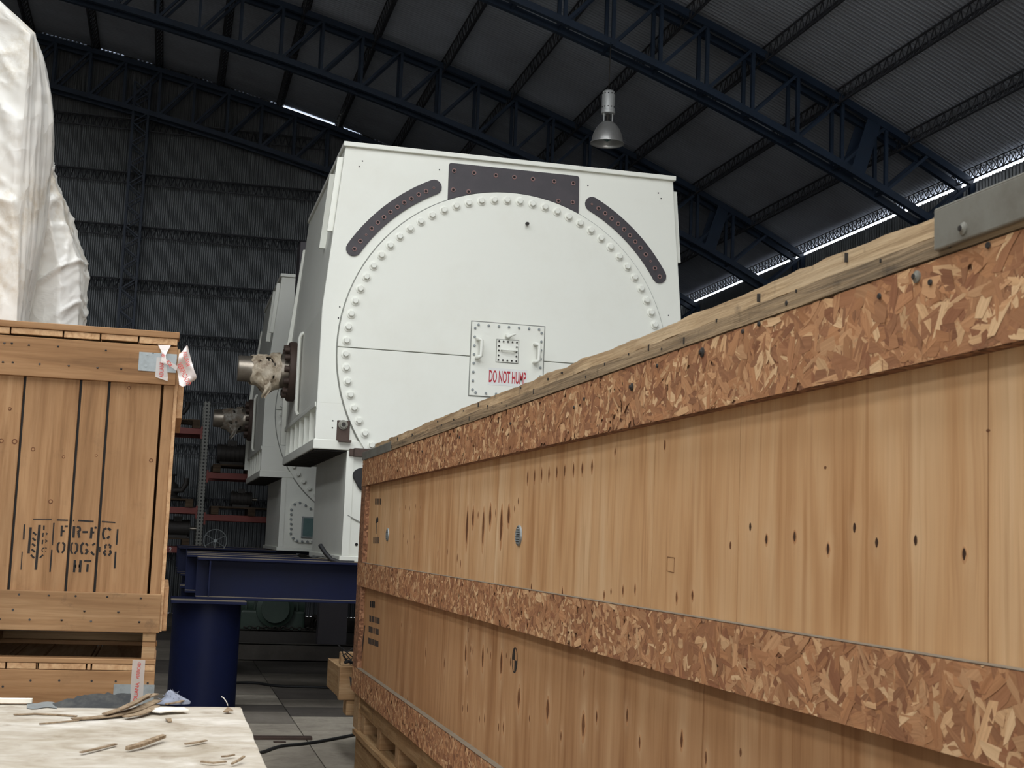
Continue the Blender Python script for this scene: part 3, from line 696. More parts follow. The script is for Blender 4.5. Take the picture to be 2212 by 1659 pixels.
# ================================================================== LONG PLYWOOD CRATE ON THE RIGHT
CX, CY0, CY1 = 1.25, .6, 9.25
cr = thing('plywood_crate', 'long plywood shipping crate with three chipboard bands filling the right side', 'crate', (1.9, 5, 0))
PX = CX+.03                        # plywood plane, bands stand proud of it
def kpt(x, y): p = onX(x, y, PX); return p.y, p.z
K = []                             # knots: y, z, half width, half height, dark
def kn(x, y, h, w=None, dark=False):
    yy, zz = kpt(x, y); dd = yy/FPX; hh = h*dd/2; K.append((yy, zz, (w if w else max(.006, hh*.42)), hh, dark))
for x, y in ((1140,1031),(1155,1028),(1170,1025),(1186,1024),(1203,1020),(1220,1017),(1239,1014),(1258,1012),(1279,1007)): kn(x, y, 25)
for x, y, h in ((1009,1138,74),(1022,1117,38),(1044,1140,72),(1059,1114,44),(1083,1134,72),(1099,1112,40)): kn(x, y, h, .019)
for x, y, h in ((1033,1112,12),(1071,1107,14),(1112,1098,12),(1120,1082,14)): kn(x, y, h)
for x, y, h, d in ((1578,1178,18,0),(1621,1138,20,1),(1656,1165,22,1),(1717,1159,24,1),(1789,1186,26,1),(1846,1140,24,1),(1894,1172,24,1),(1978,1167,26,1),(2083,1197,30,1),(1436,961,24,0),(1329,976,18,0),(1783,828,16,1),(2068,762,22,1),(1783,1010,8,0),(2135,930,8,0)): kn(x, y, h, None, d)
for x, y, h in ((1346,1275,20),(1372,1272,22),(1462,1290,24),(1496,1286,20),(1305,1285,16),(1320,1278,14),(1148,1269,18),(1215,1281,22),(946,1195,14),(967,1192,12),(988,1205,16),(995,1218,16)): kn(x, y, h)
for x, y in ((864,1100),(876,1095),(885,1098),(898,1093),(909,1096),(872,1157),(895,1160),(880,1170),(905,1172)): kn(x, y, 9)
for x, y, h in ((1006,1409,40),(1043,1420,44),(1083,1432,48),(1121,1508,46),(1183,1532,44),(1260,1567,50)): kn(x, y, h, .017)
for x, y, h in ((1017,1402,16),(1022,1405,18),(1054,1405,14),(1060,1416,16),(1094,1416,12),(1103,1430,20),(920,1408,22),(960,1432,20),(1010,1452,14),(1000,1530,16),(1010,1529,20),(1036,1553,14),(1047,1551,20),(1077,1571,18),(1088,1570,24),(1012,1361,10),(1262,1452,20),(1212,1590,20),(1289,1548,24),(1355,1545,30),(1382,1604,26),(1473,1598,36),(1144,1552,14),(1525,1637,30),(867,1350,10),(888,1362,12),(880,1512,14),(1600,1625,20)): kn(x, y, h)
def ply(y0, y1, z0, z1, mat='ply'):
    ny = max(2, int((y1-y0)/.03)); nz = max(2, int((z1-z0)/.025)); m = MB(); rows = []; gv = []; halo = []
    rnd = random.uniform(0, 50); ks = [k for k in K if y0-.2 < k[0] < y1+.2 and z0-.3 < k[1] < z1+.3]
    for j in range(nz+1):
        row = []; z = z0+(z1-z0)*j/nz
        for i in range(ny+1):
            y = y0+.002+(y1-y0-.004)*i/ny; row.append(V((PX, y, z))); u = y; hl = 0
            for ky, kz, kw, kh, kd in ks:
                dy, dz = (y-ky), (z-kz); s = max(.03, kw*3); t = max(.05, kh*3.2)
                e = math.exp(-(dy/s)**2-(dz/t)**2); u -= .62*dy*e; hl += min(.5, kh*22)*math.exp(-(dy/(s*.55))**2-(dz/(t*.7))**2)
            u += .018*noise.noise(V((y*1.4, z*.9, rnd)))
            gv += [u+rnd, z, 0]; halo.append(min(.6, hl))
        rows.append(row)
    m.grid(rows); me = m.mesh('plywood_sheet', ORG[cr])
    a = me.attributes.new('gv', 'FLOAT_VECTOR', 'POINT'); a.data.foreach_set('vector', gv)
    a = me.attributes.new('halo', 'FLOAT', 'POINT'); a.data.foreach_set('value', halo)
    o = link('plywood_sheet', me, M[mat], cr)
    sm = o.modifiers.new('thickness', 'SOLIDIFY'); sm.thickness = .014; sm.offset = 1
    return o
sheets_u = [ply(a, b, 1.30, 1.9) for a, b in ((CY0, 2.0), (2.0, 3.008), (3.008, 3.59), (3.59, 6.6), (6.6, CY1-.02))]
sheets_l = [ply(a, b, .6, 1.26, 'ply2') for a, b in ((CY0, 3.2), (3.2, 5.9), (5.9, CY1-.02))]
crsurf = lambda u, v, d: V((PX-d, u, v))
for ky, kz, kw, kh, kd in K:
    poly = []
    for i in range(12):
        t = 2*pi*i/12; c_ = math.sin(t); poly.append((ky+kw*math.cos(t)*(1-.35*abs(c_))*random.uniform(.85, 1.1), kz+kh*c_))
    sh = next((s for s, (a, b) in zip(sheets_u if kz > 1.28 else sheets_l, ((CY0, 2.0), (2.0, 3.008), (3.008, 3.59), (3.59, 6.6), (6.6, CY1)) if kz > 1.28 else ((CY0, 3.2), (3.2, 5.9), (5.9, CY1))) if a <= ky <= b), cr)
    if kh > .01: MB().prism([(ky+(u-ky)*1.75, kz+(v-kz)*1.5-kh*.12) for u, v in poly], crsurf, 0, .0003).build('knot_ring', M['knotring'], sh)
    ko = MB().prism(poly, crsurf, 0, .0006).build('knot', M['knotdark'] if kd else M['knot'], sh)

# oriented-strand bands: a board core with its strands laid on the face
def osb_band(y0, y1, z0, z1, n, name='chipboard_band', big=1.0):
    o = MB().box(CX+.002, PX+.002, y0, y1, z0, z1).build(name, M['osb'], cr)
    vs, fs, cols, gvs = [], [], [], []; pal = [(178, 128, 88), (168, 118, 80), (186, 138, 98), (152, 106, 74), (198, 152, 110), (174, 124, 86), (160, 112, 78), (210, 168, 124), (182, 132, 92), (146, 98, 68)]
    for k in range(n):
        y = random.uniform(y0, y1); z = random.uniform(z0, z1); bs = .8+.5*max(0, (4-y)/3); L = random.uniform(.018, .062)*big*bs; W_ = random.uniform(.005, .021)*big*bs
        an = random.gauss(0, .75) if random.random() < .75 else random.uniform(0, pi); ca, sa = math.cos(an), math.sin(an)
        if random.random() < .18: L *= .5; W_ *= .35
        h = .0003+.0014*random.random()
        p = [(-L, -W_*random.uniform(.3, 1)), (-L*random.uniform(.2, .6), -W_), (L*random.uniform(.3, .8), -W_*random.uniform(.7, 1)), (L*random.uniform(.85, 1.05), -W_*random.uniform(-.2, .6)),
             (L*random.uniform(.7, 1), W_*random.uniform(.4, 1)), (0, W_*random.uniform(.8, 1.1)), (-L*random.uniform(.6, 1.0), W_*random.uniform(.3, 1))]
        kb = random.uniform(.94, 1.06); c = lin([max(0, min(255, x*kb)) for x in random.choice(pal)]); b0 = len(vs); gr = random.uniform(0, 90)
        if random.random() < .06: c = lin((222, 184, 140))
        tl = random.uniform(-.016, .016); tw = random.uniform(-.03, .03)
        for u, v in p:
            yy = min(max(y+u*ca-v*sa, y0), y1); zz = min(max(z+u*sa+v*ca, z0+.001), z1-.001)
            vs.append((CX-h+tl*u+tw*v, yy, zz)); cols += [c[0], c[1], c[2], 1]; gvs += [u+gr, v, 0]
        fs.append(tuple(range(b0, b0+7)))
    me = bpy.data.meshes.new('strands'); og = ORG[cr]; me.from_pydata([(a-og.x, b-og.y, c-og.z) for a, b, c in vs], [], fs)
    a = me.attributes.new('col', 'FLOAT_COLOR', 'POINT'); a.data.foreach_set('color', cols)
    a = me.attributes.new('gv', 'FLOAT_VECTOR', 'POINT'); a.data.foreach_set('vector', gvs)
    link('strands', me, M['strand'], o, kind='stuff'); return o
Z_TB, Z_LB = 1.838, 2.012
bt = osb_band(CY0, CY1, Z_TB, Z_LB, 7200)
bm = osb_band(CY0, CY1, 1.19, 1.342, 6400)
bb = osb_band(CY0, CY1, .515, .672, 6400)
for z0, z1 in ((1.342, Z_TB), (.672, 1.19)): MB().box(CX, PX, CY1-.2, CY1, z0, z1).build('corner_batten', M['osb'], cr)
for z, w_ in ((1.342, 0), (.672, 0)): MB().box(CX+.001, PX, CY0, CY1-.2, z, z+.0008).build('dust_ledge', M['dust'], cr)
def rough_board(x0, x1, y0, y1, z0, z1, amp=.004, step=.06, seed=0):
    n = int((y1-y0)/step); rows = []
    for i in range(n+1):
        y = y0+(y1-y0)*i/n; d = lambda k: amp*noise.noise(V((y*7, k*3.3, seed)))+amp*.6*noise.noise(V((y*31, k*5.1, seed)))
        rows.append([V((x0+d(1)*.5, y, z0+d(2)*.4)), V((x1, y, z0)), V((x1, y, z1+d(3))), V((x0+d(4)*.5, y, z1+d(5))), V((x0+d(1)*.5, y, z0+d(2)*.4))])
    m = MB().grid(rows); m.f += [(0, 1, 2, 3), tuple(len(m.v)-5+i for i in (3, 2, 1, 0))]; return m
rough_board(CX-.004, CX+.12, CY0, 8.72, 2.014, 2.05, .003, seed=1).build('lid_rail', M['lumber_grey'], cr)
rough_board(CX-.001, CX+.12, CY0, 8.72, 2.051, 2.088, .006, seed=4).build('lid_rail', M['lumber_y'], cr)
MB().box(CX+.1, 2.6, CY0, CY1, 2.02, 2.07).build('lid', M['skid_x'], cr)
MB().box(PX+.02, 2.57, CY0+.02, CY1-.03, .5, 2.02).build('inner_box', M['osb'], cr)
MB().box(CX-.006, CX+.14, 8.05, CY1+.004, 2.01, 2.066).build('end_strap', M['zinc'], cr, bevel=.004)
# galvanised angle over the lid edge, its bolt, and bolts in the top band
br = MB().box(CX-.014, CX-.004, CY0, 2.095, 2.022, 2.092); br.box(CX-.014, CX+.1, CY0, 2.095, 2.088, 2.095)
brk = br.build('galvanised_angle', M['zinc'], cr, bevel=.003)
def crate_bolt(x, y, r, X, m='zinc', par=None):
    p = onX(x, y, X); mm = MB().lathe([(0, .006), (r*.5, .006), (r*.55, .004), (r, .002), (r, -.004)], p, (-1, 0, 0), 18); o = mm.build('bolt', M[m], par or cr, smooth=40)
    MB().cyl(p-V((.004, 0, 0)), p-V((.008, 0, 0)), r*.45, n=6).build('bolt_head', M['iron'], o)
crate_bolt(2081, 494, .011, CX-.014, par=brk); crate_bolt(1980, 598, .011, CX-.003); crate_bolt(1517, 761, .012, CX-.003, 'iron'); crate_bolt(1365, 836, .011, CX-.003, 'iron')
for x, y in ((1900, 640), (1640, 700), (1262, 862), (1240, 880), (1103, 915), (993, 945), (912, 975), (1700, 655), (2135, 530), (2010, 610), (1420, 790), (1605, 716), (860, 997)):
    p = onX(x, y, CX-.003); MB().lathe([(0, .003), (.005, .003), (.006, 0)], p, (-1, 0, 0), 8).build('nail', M['iron'], bt)
for x in range(34):
    yy = 1.9+x*.19+random.uniform(-.08, .08); zz = random.choice((2.03, 2.048, 2.07))+random.uniform(-.006, .006); hh = random.choice((.003, .004, .009))
    MB().box(CX-.0065, CX, yy-.0022, yy+.0022, zz-hh, zz+hh).build('staple', M['iron'], cr)
# louvred round vents, balance-point mark, stencils
for x, y in ((1122, 1157), (838, 1155)):
    p = onX(x, y, PX); v_ = MB().lathe([(0, .002), (.031, .002), (.033, .008), (.038, .006), (.039, 0)], p, (-1, 0, 0), 24).build('vent', M['galv'], cr, smooth=40)
    for k in range(-3, 4):
        hw = math.sqrt(max(0, .031**2-(k*.0088)**2))
        MB().obb(p+V((-.006, 0, k*.0088)), (0, hw, 0), (.0035, 0, .003), (.0008, 0, -.001)).build('louvre', M['galv'], v_)
p = onX(1112, 1426, PX); mk = MB()
for a0 in (0, 180):
    mk.prism([(p.y, p.z)] + [(p.y+.036*math.cos(math.radians(a0+90*i/8)), p.z+.042*math.sin(math.radians(a0+90*i/8))) for i in range(9)], crsurf, 0, .0008)
for i in range(24):
    a, b = 2*pi*i/24, 2*pi*(i+1)/24
    mk.prism([(p.y+.036*math.cos(a), p.z+.042*math.sin(a)), (p.y+.036*math.cos(b), p.z+.042*math.sin(b)), (p.y+.041*math.cos(b), p.z+.047*math.sin(b)), (p.y+.041*math.cos(a), p.z+.047*math.sin(a))], crsurf, 0, .0008)
mk.build('balance_mark', M['blackink'], cr, label='black stencilled balance point circle')
def bars(x0, x1, y0, y1, pat, mat, slope=0):
    """worn stencil lettering: strokes too foreshortened to read"""
    m = MB(); n = sum(a for a, _ in pat); u = 0
    for wd, on in pat:
        if on:
            xa, xb = x0+(x1-x0)*u/n, x0+(x1-x0)*(u+wd)/n
            q = [onX(xa, y0+slope*(xa-x0), PX), onX(xb, y0+slope*(xb-x0), PX), onX(xb, y1+slope*(xb-x0), PX), onX(xa, y1+slope*(xa-x0), PX)]
            m.prism([(a.y, a.z) for a in q], crsurf, 0, .0008)
        u += wd
    m.build('stencil', mat, cr)
bars(810.5, 823, 1077, 1090, ((2,1),(1,0),(1,1),(1,0),(2,1),(1,0),(1,1),(1,0),(2,1)), M['greyink'])
bars(806.5, 818, 1160, 1174, ((1,1),(1,0),(1,1),(1,0),(1,1),(2,0),(2,1),(1,0),(2,1)), M['greyink'])
bars(799.5, 810, 1298, 1312, ((3,1),(1,0),(4,1),(1,0),(2,1)), M['blackink'], .12)
bars(798, 820, 1329, 1342, ((3,1),(1,0),(4,1),(1,0),(1,1),(1,0),(5,1)), M['greyink'], .28)
bars(796.5, 818, 1352, 1365, ((6,1),(1,0),(2,1),(1,0),(5,1)), M['greyink'], .33)
bars(795.5, 817.5, 1377, 1390, ((5,1),(1,0),(2,1),(1,0),(6,1)), M['greyink'], .36)
um = MB(); q = [onX(x, y, PX) for x, y in ((811.5, 1131), (813, 1120), (815.2, 1115), (817.2, 1120), (817, 1128), (815, 1128.5), (813.5, 1129))]
um.prism([(a.y, a.z) for a in q], crsurf, 0, .0008)
a, b = onX(814, 1129, PX), onX(812.8, 1154, PX); um.prism([(a.y-.008, a.z), (a.y+.008, a.z), (b.y+.008, b.z), (b.y-.008, b.z)], crsurf, 0, .0008)
um.build('umbrella_mark', M['blackink'], cr, label='black stencilled umbrella symbol')
a, b = onX(788, 1351, PX), onX(781, 1420, PX); MB().prism([(a.y-.02, a.z), (a.y+.02, a.z), (b.y+.025, b.z), (b.y-.025, b.z)], crsurf, 0, .0008).build('stencil', M['blackink'], cr)
# faint grade stamp
q = [onX(x, y, PX) for x, y in ((1442, 1203), (1457, 1205), (1456, 1237), (1441, 1233))]; m = MB()
for a, b in zip(q, q[1:]+q[:1]): m.bar(a, b, .0012, .0016, (1, 0, 0))
m.build('grade_stamp', M['knot'], cr)
# skids
rough_board(CX+.03, CX+.14, CY0, CY1-.05, .40, .515, .004, seed=8).build('skid_runner', M['skid_y'], cr)
for k in range(12):
    y = 8.95-k*.66; MB().box(CX+.035, CX+.14, y-.12, y+.0, .285, .40).build('skid_block', M['skid_x'], cr, bevel=.004)
rough_board(CX+.0, CX+.13, 7.35, 9.1, .258, .285, .003, seed=12).build('deck_board', M['skid_y'], cr)
rough_board(CX+.0, CX+.13, CY0, 7.15, .258, .285, .003, seed=13).build('deck_board', M['skid_y'], cr)
for y0, y1 in ((8.15, 9.08), (7.2, 7.6), (5.6, 6.0), (4.0, 4.4), (2.4, 2.8), (.9, 1.3)): MB().box(CX+.02, 2.55, y0, y1, 0, .258).build('bearer', M['skid_y'], cr, bevel=.005)
MB().box(CX+.02, 2.5, CY1-.24, CY1-.02, .285, .515).build('end_skid', M['skid_x'], cr)
q = [onY(x, y, CY1+.02) for x, y in ((754, 1460), (775, 1478), (776, 1500), (756, 1480))]
MB().prism([(p.x, p.z) for p in q], lambda u, v, d: V((u, CY1-.01+d, v)), 0, .01).build('corner_plate', M['iron'], cr)

# low wooden skid standing behind the far end of the long crate
sk = thing('wooden_skid', 'low rough timber skid behind the far end of the long crate', 'pallet', (1.8, 9.9, 0))
P_ = lambda x, y, Y=9.45: onY(x, y, Y)
a, b = P_(733.5, 1440), P_(775, 1512)
MB().box(a.x, 2.4, 9.42, 9.5, b.z, a.z).build('end_board', M['skid_x'], sk, bevel=.006)
MB().box(P_(740, 1410).x, 2.3, 9.52, 9.62, a.z, P_(740, 1409, 9.55).z).build('upper_batten', M['skid_x'], sk, bevel=.006)
c_ = P_(746, 1545); MB().box(c_.x, 1.6, 9.43, 9.6, c_.z, b.z).build('foot_block', M['skid_x'], sk, bevel=.006)
MB().box(P_(733.5, 1440).x+.02, 2.35, 9.63, 10.3, b.z, a.z-.02).build('deck', M['skid_y'], sk)
for x in (1.45, 1.8, 2.2): MB().box(x, x+.1, 9.75, 10.3, 0, b.z).build('runner', M['skid_y'], sk)
MB().box(1.5, 2.2, 9.52, 9.62, 0, c_.z).build('lower_board', M['skid_x'], sk)
wm = MB()
for k in range(7):
    p0 = P_(752+random.uniform(-4, 8), 1430+random.uniform(-3, 3), 9.38); 
    wm.tube([p0, p0+V((random.uniform(-.05, .03), 0, random.uniform(.0, .06))), p0+V((random.uniform(-.1, .06), -.02, random.uniform(-.03, .12)))], .0035, 5)
wm.tube([P_(745, 1431, 9.38), P_(752, 1428, 9.36), P_(762, 1432, 9.38), P_(770, 1430, 9.39)], .011, 6)
tag(wm.build('wire_tangle', M['black']), 'small tangle of black wire on the skid behind the long crate', 'wire')

# ================================================================== SLATTED CRATES ON THE LEFT
LY0 = 6.3
lc = thing('slatted_crate', 'tall slatted pine crate with stencilled FR-FC 00638 HT mark', 'crate', (-.8, 6.9, .94))
XA = -1.75
def board(par, name, x0, x1, y0, y1, z0, z1, m, bev=.003): return MB().box(x0, x1, y0, y1, z0, z1).build(name, M[m], par, bevel=bev)
PXs = [-1.75, -1.42, -1.1, -.84, -.627, -.395, -.276, -.0505]
PLY = LY0+.025
for a, b in zip(PXs, PXs[1:]): board(lc, 'plank', a+.005, b-.005, PLY, PLY+.022, 1.10, 2.25, 'pine_v')
board(lc, 'plank', -.045, .0, PLY-.002, PLY+.03, 1.10, 2.25, 'pine_v')
board(lc, 'inner_lining', -1.74, -.06, PLY+.03, PLY+.05, 1.05, 2.28, 'iron', 0)
board(lc, 'top_rail', XA, .004, LY0, PLY, 2.135, 2.306, 'pine_h')
board(lc, 'bottom_rail', XA, .006, LY0, PLY, 1.056, 1.223, 'pale_h', .004)
xe = [-1.75, -1.3, -.985, -.70, -.482, -.327, -.165, .004]
for a, b in zip(xe, xe[1:]): board(lc, 'lid_board', a+.003, b-.003, LY0+.002, 7.4, 2.315+random.uniform(-.003, .003), 2.342, 'pine_y')
board(lc, 'lid_edge', XA, .008, LY0-.006, LY0+.12, 2.343, 2.371, 'pine_h')
board(lc, 'lid_edge', XA, .008, 7.3, 7.42, 2.343, 2.371, 'pine_h')
board(lc, 'side_panel', -.002, .016, LY0+.03, 7.38, 1.06, 2.3, 'pine_y')
board(lc, 'side_rail', .016, .042, LY0+.12, 7.4, 2.0, 2.3, 'pine_y')
board(lc, 'side_rail', .016, .036, LY0+.1, 7.4, 1.06, 1.25, 'pine_y')
board(lc, 'back_panel', XA, 0, 7.38, 7.4, 1.06, 2.3, 'pine_v')
board(lc, 'floor_board', XA, 0, LY0+.02, 7.4, 1.056, 1.075, 'iron')
for x0, x1 in ((-.062, -.006), (-.82, -.735), (-1.75, -1.68)):
    board(lc, 'skid', x0, x1, LY0+.015, 7.35, 1.018, 1.056, 'skid_x'); board(lc, 'skid', x0, x1, LY0+.018, 7.35, .995, 1.017, 'pine_h'); board(lc, 'skid', x0, x1, LY0+.015, 7.35, .943, .994, 'skid_x')
board(lc, 'skid_gap_closer', XA, -.01, 7.33, 7.36, .943, 1.056, 'skid_x')  # added board closing the skid opening so it stays dark
# nails in the rails
for par_z, xs_ in ((2.27, [-.72, -.69, -.62, -.5, -.3, -.1]), (2.19, [-.72, -.68, -.57, -.45, -.33, -.23]), (1.205, [-.7, -.58, -.46, -.35, -.22, -.08]), (1.10, [-.65, -.53, -.4, -.28, -.08]), (1.14, [-.6, -.31, -.17])):
    for x in xs_: MB().cyl((x, LY0-.001, par_z+random.uniform(-.006, .006)), (x, LY0+.002, par_z), .005, n=8).build('nail', M['iron'], lc)
for x, y, r in ((925, 590, .008), (237, 1030, .009), (363, 1405, .010), (1083, 1110, .009), (105, 975, .012), (10, 970, .01), (70, 740, .008), (455, 1085, .007), (690, 1075, .006)):
    p = onY(x/3.318, 660+y/3.318, PLY); k_ = MB().cyl(p+V((0, .001, 0)), p-V((0, .0008, 0)), r, n=14).build('knot', M['knot'], lc); MB().cyl(p, p-V((0, .0012, 0)), r*.55, n=12).build('knot_core', M['pine_h'], k_)
# stencilled heat-treatment mark, following the planks and skipping the gaps
SC = [([(370,190),(720,195)],22,1),([(820,205),(1150,215)],26,0),([(1225,215),(1525,235)],28,0),([(1680,235),(1940,255)],24,1),
 ([(205,290),(185,580)],30,0),([(160,810),(135,1160)],20,1),([(1985,380),(1960,680)],30,0),([(1945,810),(1925,1130)],32,0),([(765,260),(735,690)],25,0),([(725,775),(690,1200)],26,0),
 ([(322,345),(280,845)],42,0),([(492,300),(418,1160)],44,0),([(365,440),(428,490)],32,0),([(355,550),(415,600)],32,0),([(348,655),(408,705)],32,0),([(338,765),(402,818)],34,0),([(325,870),(388,935)],32,0),([(560,870),(493,930)],26,0),
 ([(575,310),(572,395)],28,0),([(562,450),(553,530)],22,0),([(610,450),(645,465),(615,490)],16,1),([(551,585),(543,670)],24,0),([(600,585),(642,608),(600,632)],16,0),([(588,738),(548,750),(535,785),(552,815)],18,0),([(600,738),(628,745)],18,0),([(605,800),(612,808)],18,0),
 ([(918,310),(906,520)],36,0),([(972,325),(1052,325)],30,0),([(925,420),(970,418)],30,0),([(1152,325),(1136,545)],44,0),([(1205,335),(1262,355),(1268,400),(1215,440)],38,0),([(1232,445),(1250,545)],42,0),([(1310,435),(1415,435)],36,0),
 ([(1490,345),(1470,560)],44,0),([(1540,348),(1602,360)],36,0),([(1500,440),(1537,445)],36,0),([(1770,360),(1722,385),(1702,470),(1712,545),(1740,572)],40,0),([(1798,358),(1852,405)],42,0),([(1825,515),(1785,565)],42,0),
 ([(875,632),(838,675),(832,770),(862,832)],32,0),([(928,632),(970,680),(962,770),(918,838)],34,0),([(1125,635),(1097,690),(1090,785),(1120,852)],30,0),([(1175,642),(1216,690),(1206,790),(1158,852)],36,0),
 ([(1332,642),(1288,695),(1282,795),(1308,860)],40,0),([(1372,652),(1418,698)],34,0),([(1372,762),(1412,800),(1366,862)],38,0),([(1498,692),(1538,660),(1580,660)],34,0),([(1558,752),(1595,756)],30,0),([(1474,812),(1515,862),(1565,868)],38,0),([(1642,718),(1640,815)],26,0),
 ([(1778,672),(1740,702),(1752,748)],36,0),([(1808,672),(1848,702),(1834,748)],36,0),([(1758,782),(1720,830),(1755,886)],40,0),([(1832,782),(1854,830),(1812,888)],40,0),
 ([(1167,970),(1150,1205)],40,0),([(1277,975),(1260,1205)],44,0),([(1165,1085),(1195,1085)],52,0),([(1236,1085),(1262,1085)],52,0),([(1345,985),(1480,990)],32,0),([(1412,1050),(1400,1200)],38,0)]
grp = {}; edges = PXs
for si, (pts, wd, worn) in enumerate(SC):
    q = [onY(30+x/8.848, 1100+y/8.848, PLY) for x, y in pts]; q = [(p.x, p.z) for p in q]
    fine = []
    for a, b in zip(q, q[1:]):
        n = max(1, int(math.hypot(b[0]-a[0], b[1]-a[1])/.004))
        fine += [(a[0]+(b[0]-a[0])*i/n, a[1]+(b[1]-a[1])*i/n) for i in range(n)]
    fine.append(q[-1]); run = []; wm_ = wd/8.848*PLY/FPX*1.02; yc_ = sum(p[1] for p in pts)/len(pts)
    key = 'border_%d' % si if si < 10 else 'logo' if pts[0][0] < 700 else 'line_1' if yc_ < 600 else 'line_2' if yc_ < 920 else 'line_3'
    if key.startswith('line'):
        bins = {'line_1': (1080, 1300, 1430, 1620), 'line_2': (1040, 1240, 1440, 1680), 'line_3': (1310,)}[key]; xm = sum(p[0] for p in pts)/len(pts); key += '_%d' % sum(xm > b for b in bins)
    for p in fine + [None]:
        if p is None or any(abs(p[0]-e) < .0075 for e in edges):
            if len(run) > 1:
                k2 = (key, worn); grp.setdefault(k2, MB()); ribbon(grp[k2], run, wm_, lambda u, v, d: V((u, PLY-d, v)), .0009)
            run = []
        else: run.append(p)
SLAB = {'logo': 'black wheat-ear logo lettered IPPC'}
for ln, ws in (('line_1', ('letter F', 'letter R', 'dash', 'letter F', 'letter C')), ('line_2', ('digit 0', 'digit 0', 'digit 6', 'digit 3', 'digit 8')), ('line_3', ('letter H', 'letter T'))):
    for k, t_ in enumerate(ws): SLAB['%s_%d' % (ln, k)] = 'black stencilled ' + t_
for (key, worn), mb0 in grp.items():
    o = mb0.build('stencil_border' if key.startswith('border') else 'stencil_logo' if key == 'logo' else 'stencil_lettering', M['greyink'] if worn else M['blackink'], lc)
    if key in SLAB and not worn: o['label'] = SLAB[key]
# metal strap plate and crumpled customs tape on the corner
a, b = onY(301, 760, LY0), onY(386, 806, LY0)
MB().box(a.x, .003, LY0-.003, LY0, b.z, a.z).build('strap_plate', M['galv'], lc)
for x, y in ((315, 790), (318, 765), (352, 770)): p = onY(x, y, LY0-.003); MB().cyl(p, p-V((0, .002, 0)), .006, n=10).build('rivet', M['galv'], lc)
tp = MB(); A = lambda x, y, Y: onY(320+x/7.9, 730+y/7.9, Y)
flat = [[A(168, 118, 6.294), A(390, 122, 6.293)], [A(215, 210, 6.29), A(340, 215, 6.289)], [A(240, 290, 6.286), A(300, 292, 6.28)], [A(222, 360, 6.285), A(305, 365, 6.275)], [A(212, 420, 6.288), A(320, 440, 6.272)]]
lowt = [[A(145, 330, 6.2955), A(300, 335, 6.2955)], [A(120, 655, 6.2955), A(340, 670, 6.295)], [A(130, 668, 6.295), A(332, 738, 6.29)]]
MB().grid(lowt).build('tape', M['tape'], lc)
MB().grid(flat).build('tape_twist', M['tapeloop'], lc)
MB().grid([[A(300, 350, 6.28), A(250, 430, 6.286)], [A(400, 420, 6.27), A(360, 470, 6.28)], [A(505, 480, 6.26), A(480, 560, 6.27)]]).build('tape_twist', M['tapeloop'], lc)
lp_ = [[(530, 270), (560, 255), (610, 190), (660, 125), (682, 150)], [(520, 330), (570, 320), (620, 290), (680, 250), (712, 290)], [(500, 430), (560, 430), (620, 420), (690, 400), (745, 410)], [(490, 520), (560, 520), (630, 530), (710, 520), (780, 530)], [(505, 600), (570, 610), (640, 620), (720, 625), (825, 655)], [(520, 700), (580, 705), (650, 700), (730, 690), (805, 715)], [(530, 800), (585, 830), (640, 815), (700, 780), (775, 735)]]
rows = [[A(x, y, 6.27-.035*math.sin(i*1.3)*math.sin(j*.9+.5)+.02*j/4) for j, (x, y) in enumerate(r)] for i, r in enumerate(lp_)]
def refine(rows, k):
    def cm(p0, p1, p2, p3, t): return .5*((2*p1)+(p2-p0)*t+(2*p0-5*p1+4*p2-p3)*t*t+(3*p1-p0-3*p2+p3)*t**3)
    def line(r): 
        out = []
        for i in range(len(r)-1):
            for j in range(k): out.append(cm(r[max(i-1, 0)], r[i], r[i+1], r[min(i+2, len(r)-1)], j/k))
        return out+[r[-1]]
    rr = [line([V(p) for p in r]) for r in rows]
    return [list(x) for x in zip(*[line(list(c)) for c in zip(*rr)])]
rr = refine(rows, 4)
for r in rr:
    for i, p in enumerate(r): p.y += .012*noise.noise(p*22)
lo = MB().grid(rr).build('tape_loop', M['tapeloop'], lc, smooth=60)
me = text_mesh('VERIFICADO', .03, .62, .0004)
link('tape_lettering', me, M['taperedink'], lo, A(610, 620, 6.222), (pi/2, math.radians(62), 0))
me2 = text_mesh('ADUANA', .026, .62, .0004); link('tape_lettering', me2, M['taperedink'], lo, A(650, 360, 6.222), (pi/2, math.radians(72), 0))
link('tape_lettering', me2, M['taperedink'], lc, A(232, 540, 6.293), (pi/2, math.radians(-92), 0))
link('tape_lettering', text_mesh('IF', .02, .9, .0006), M['taperedink'], lc, A(262, 300, 6.276), (pi/2, math.radians(-70), 0))
link('tape_lettering', text_mesh('ICA', .02, .9, .0006), M['taperedink'], lc, A(360, 440, 6.262), (pi/2, math.radians(58), 0))

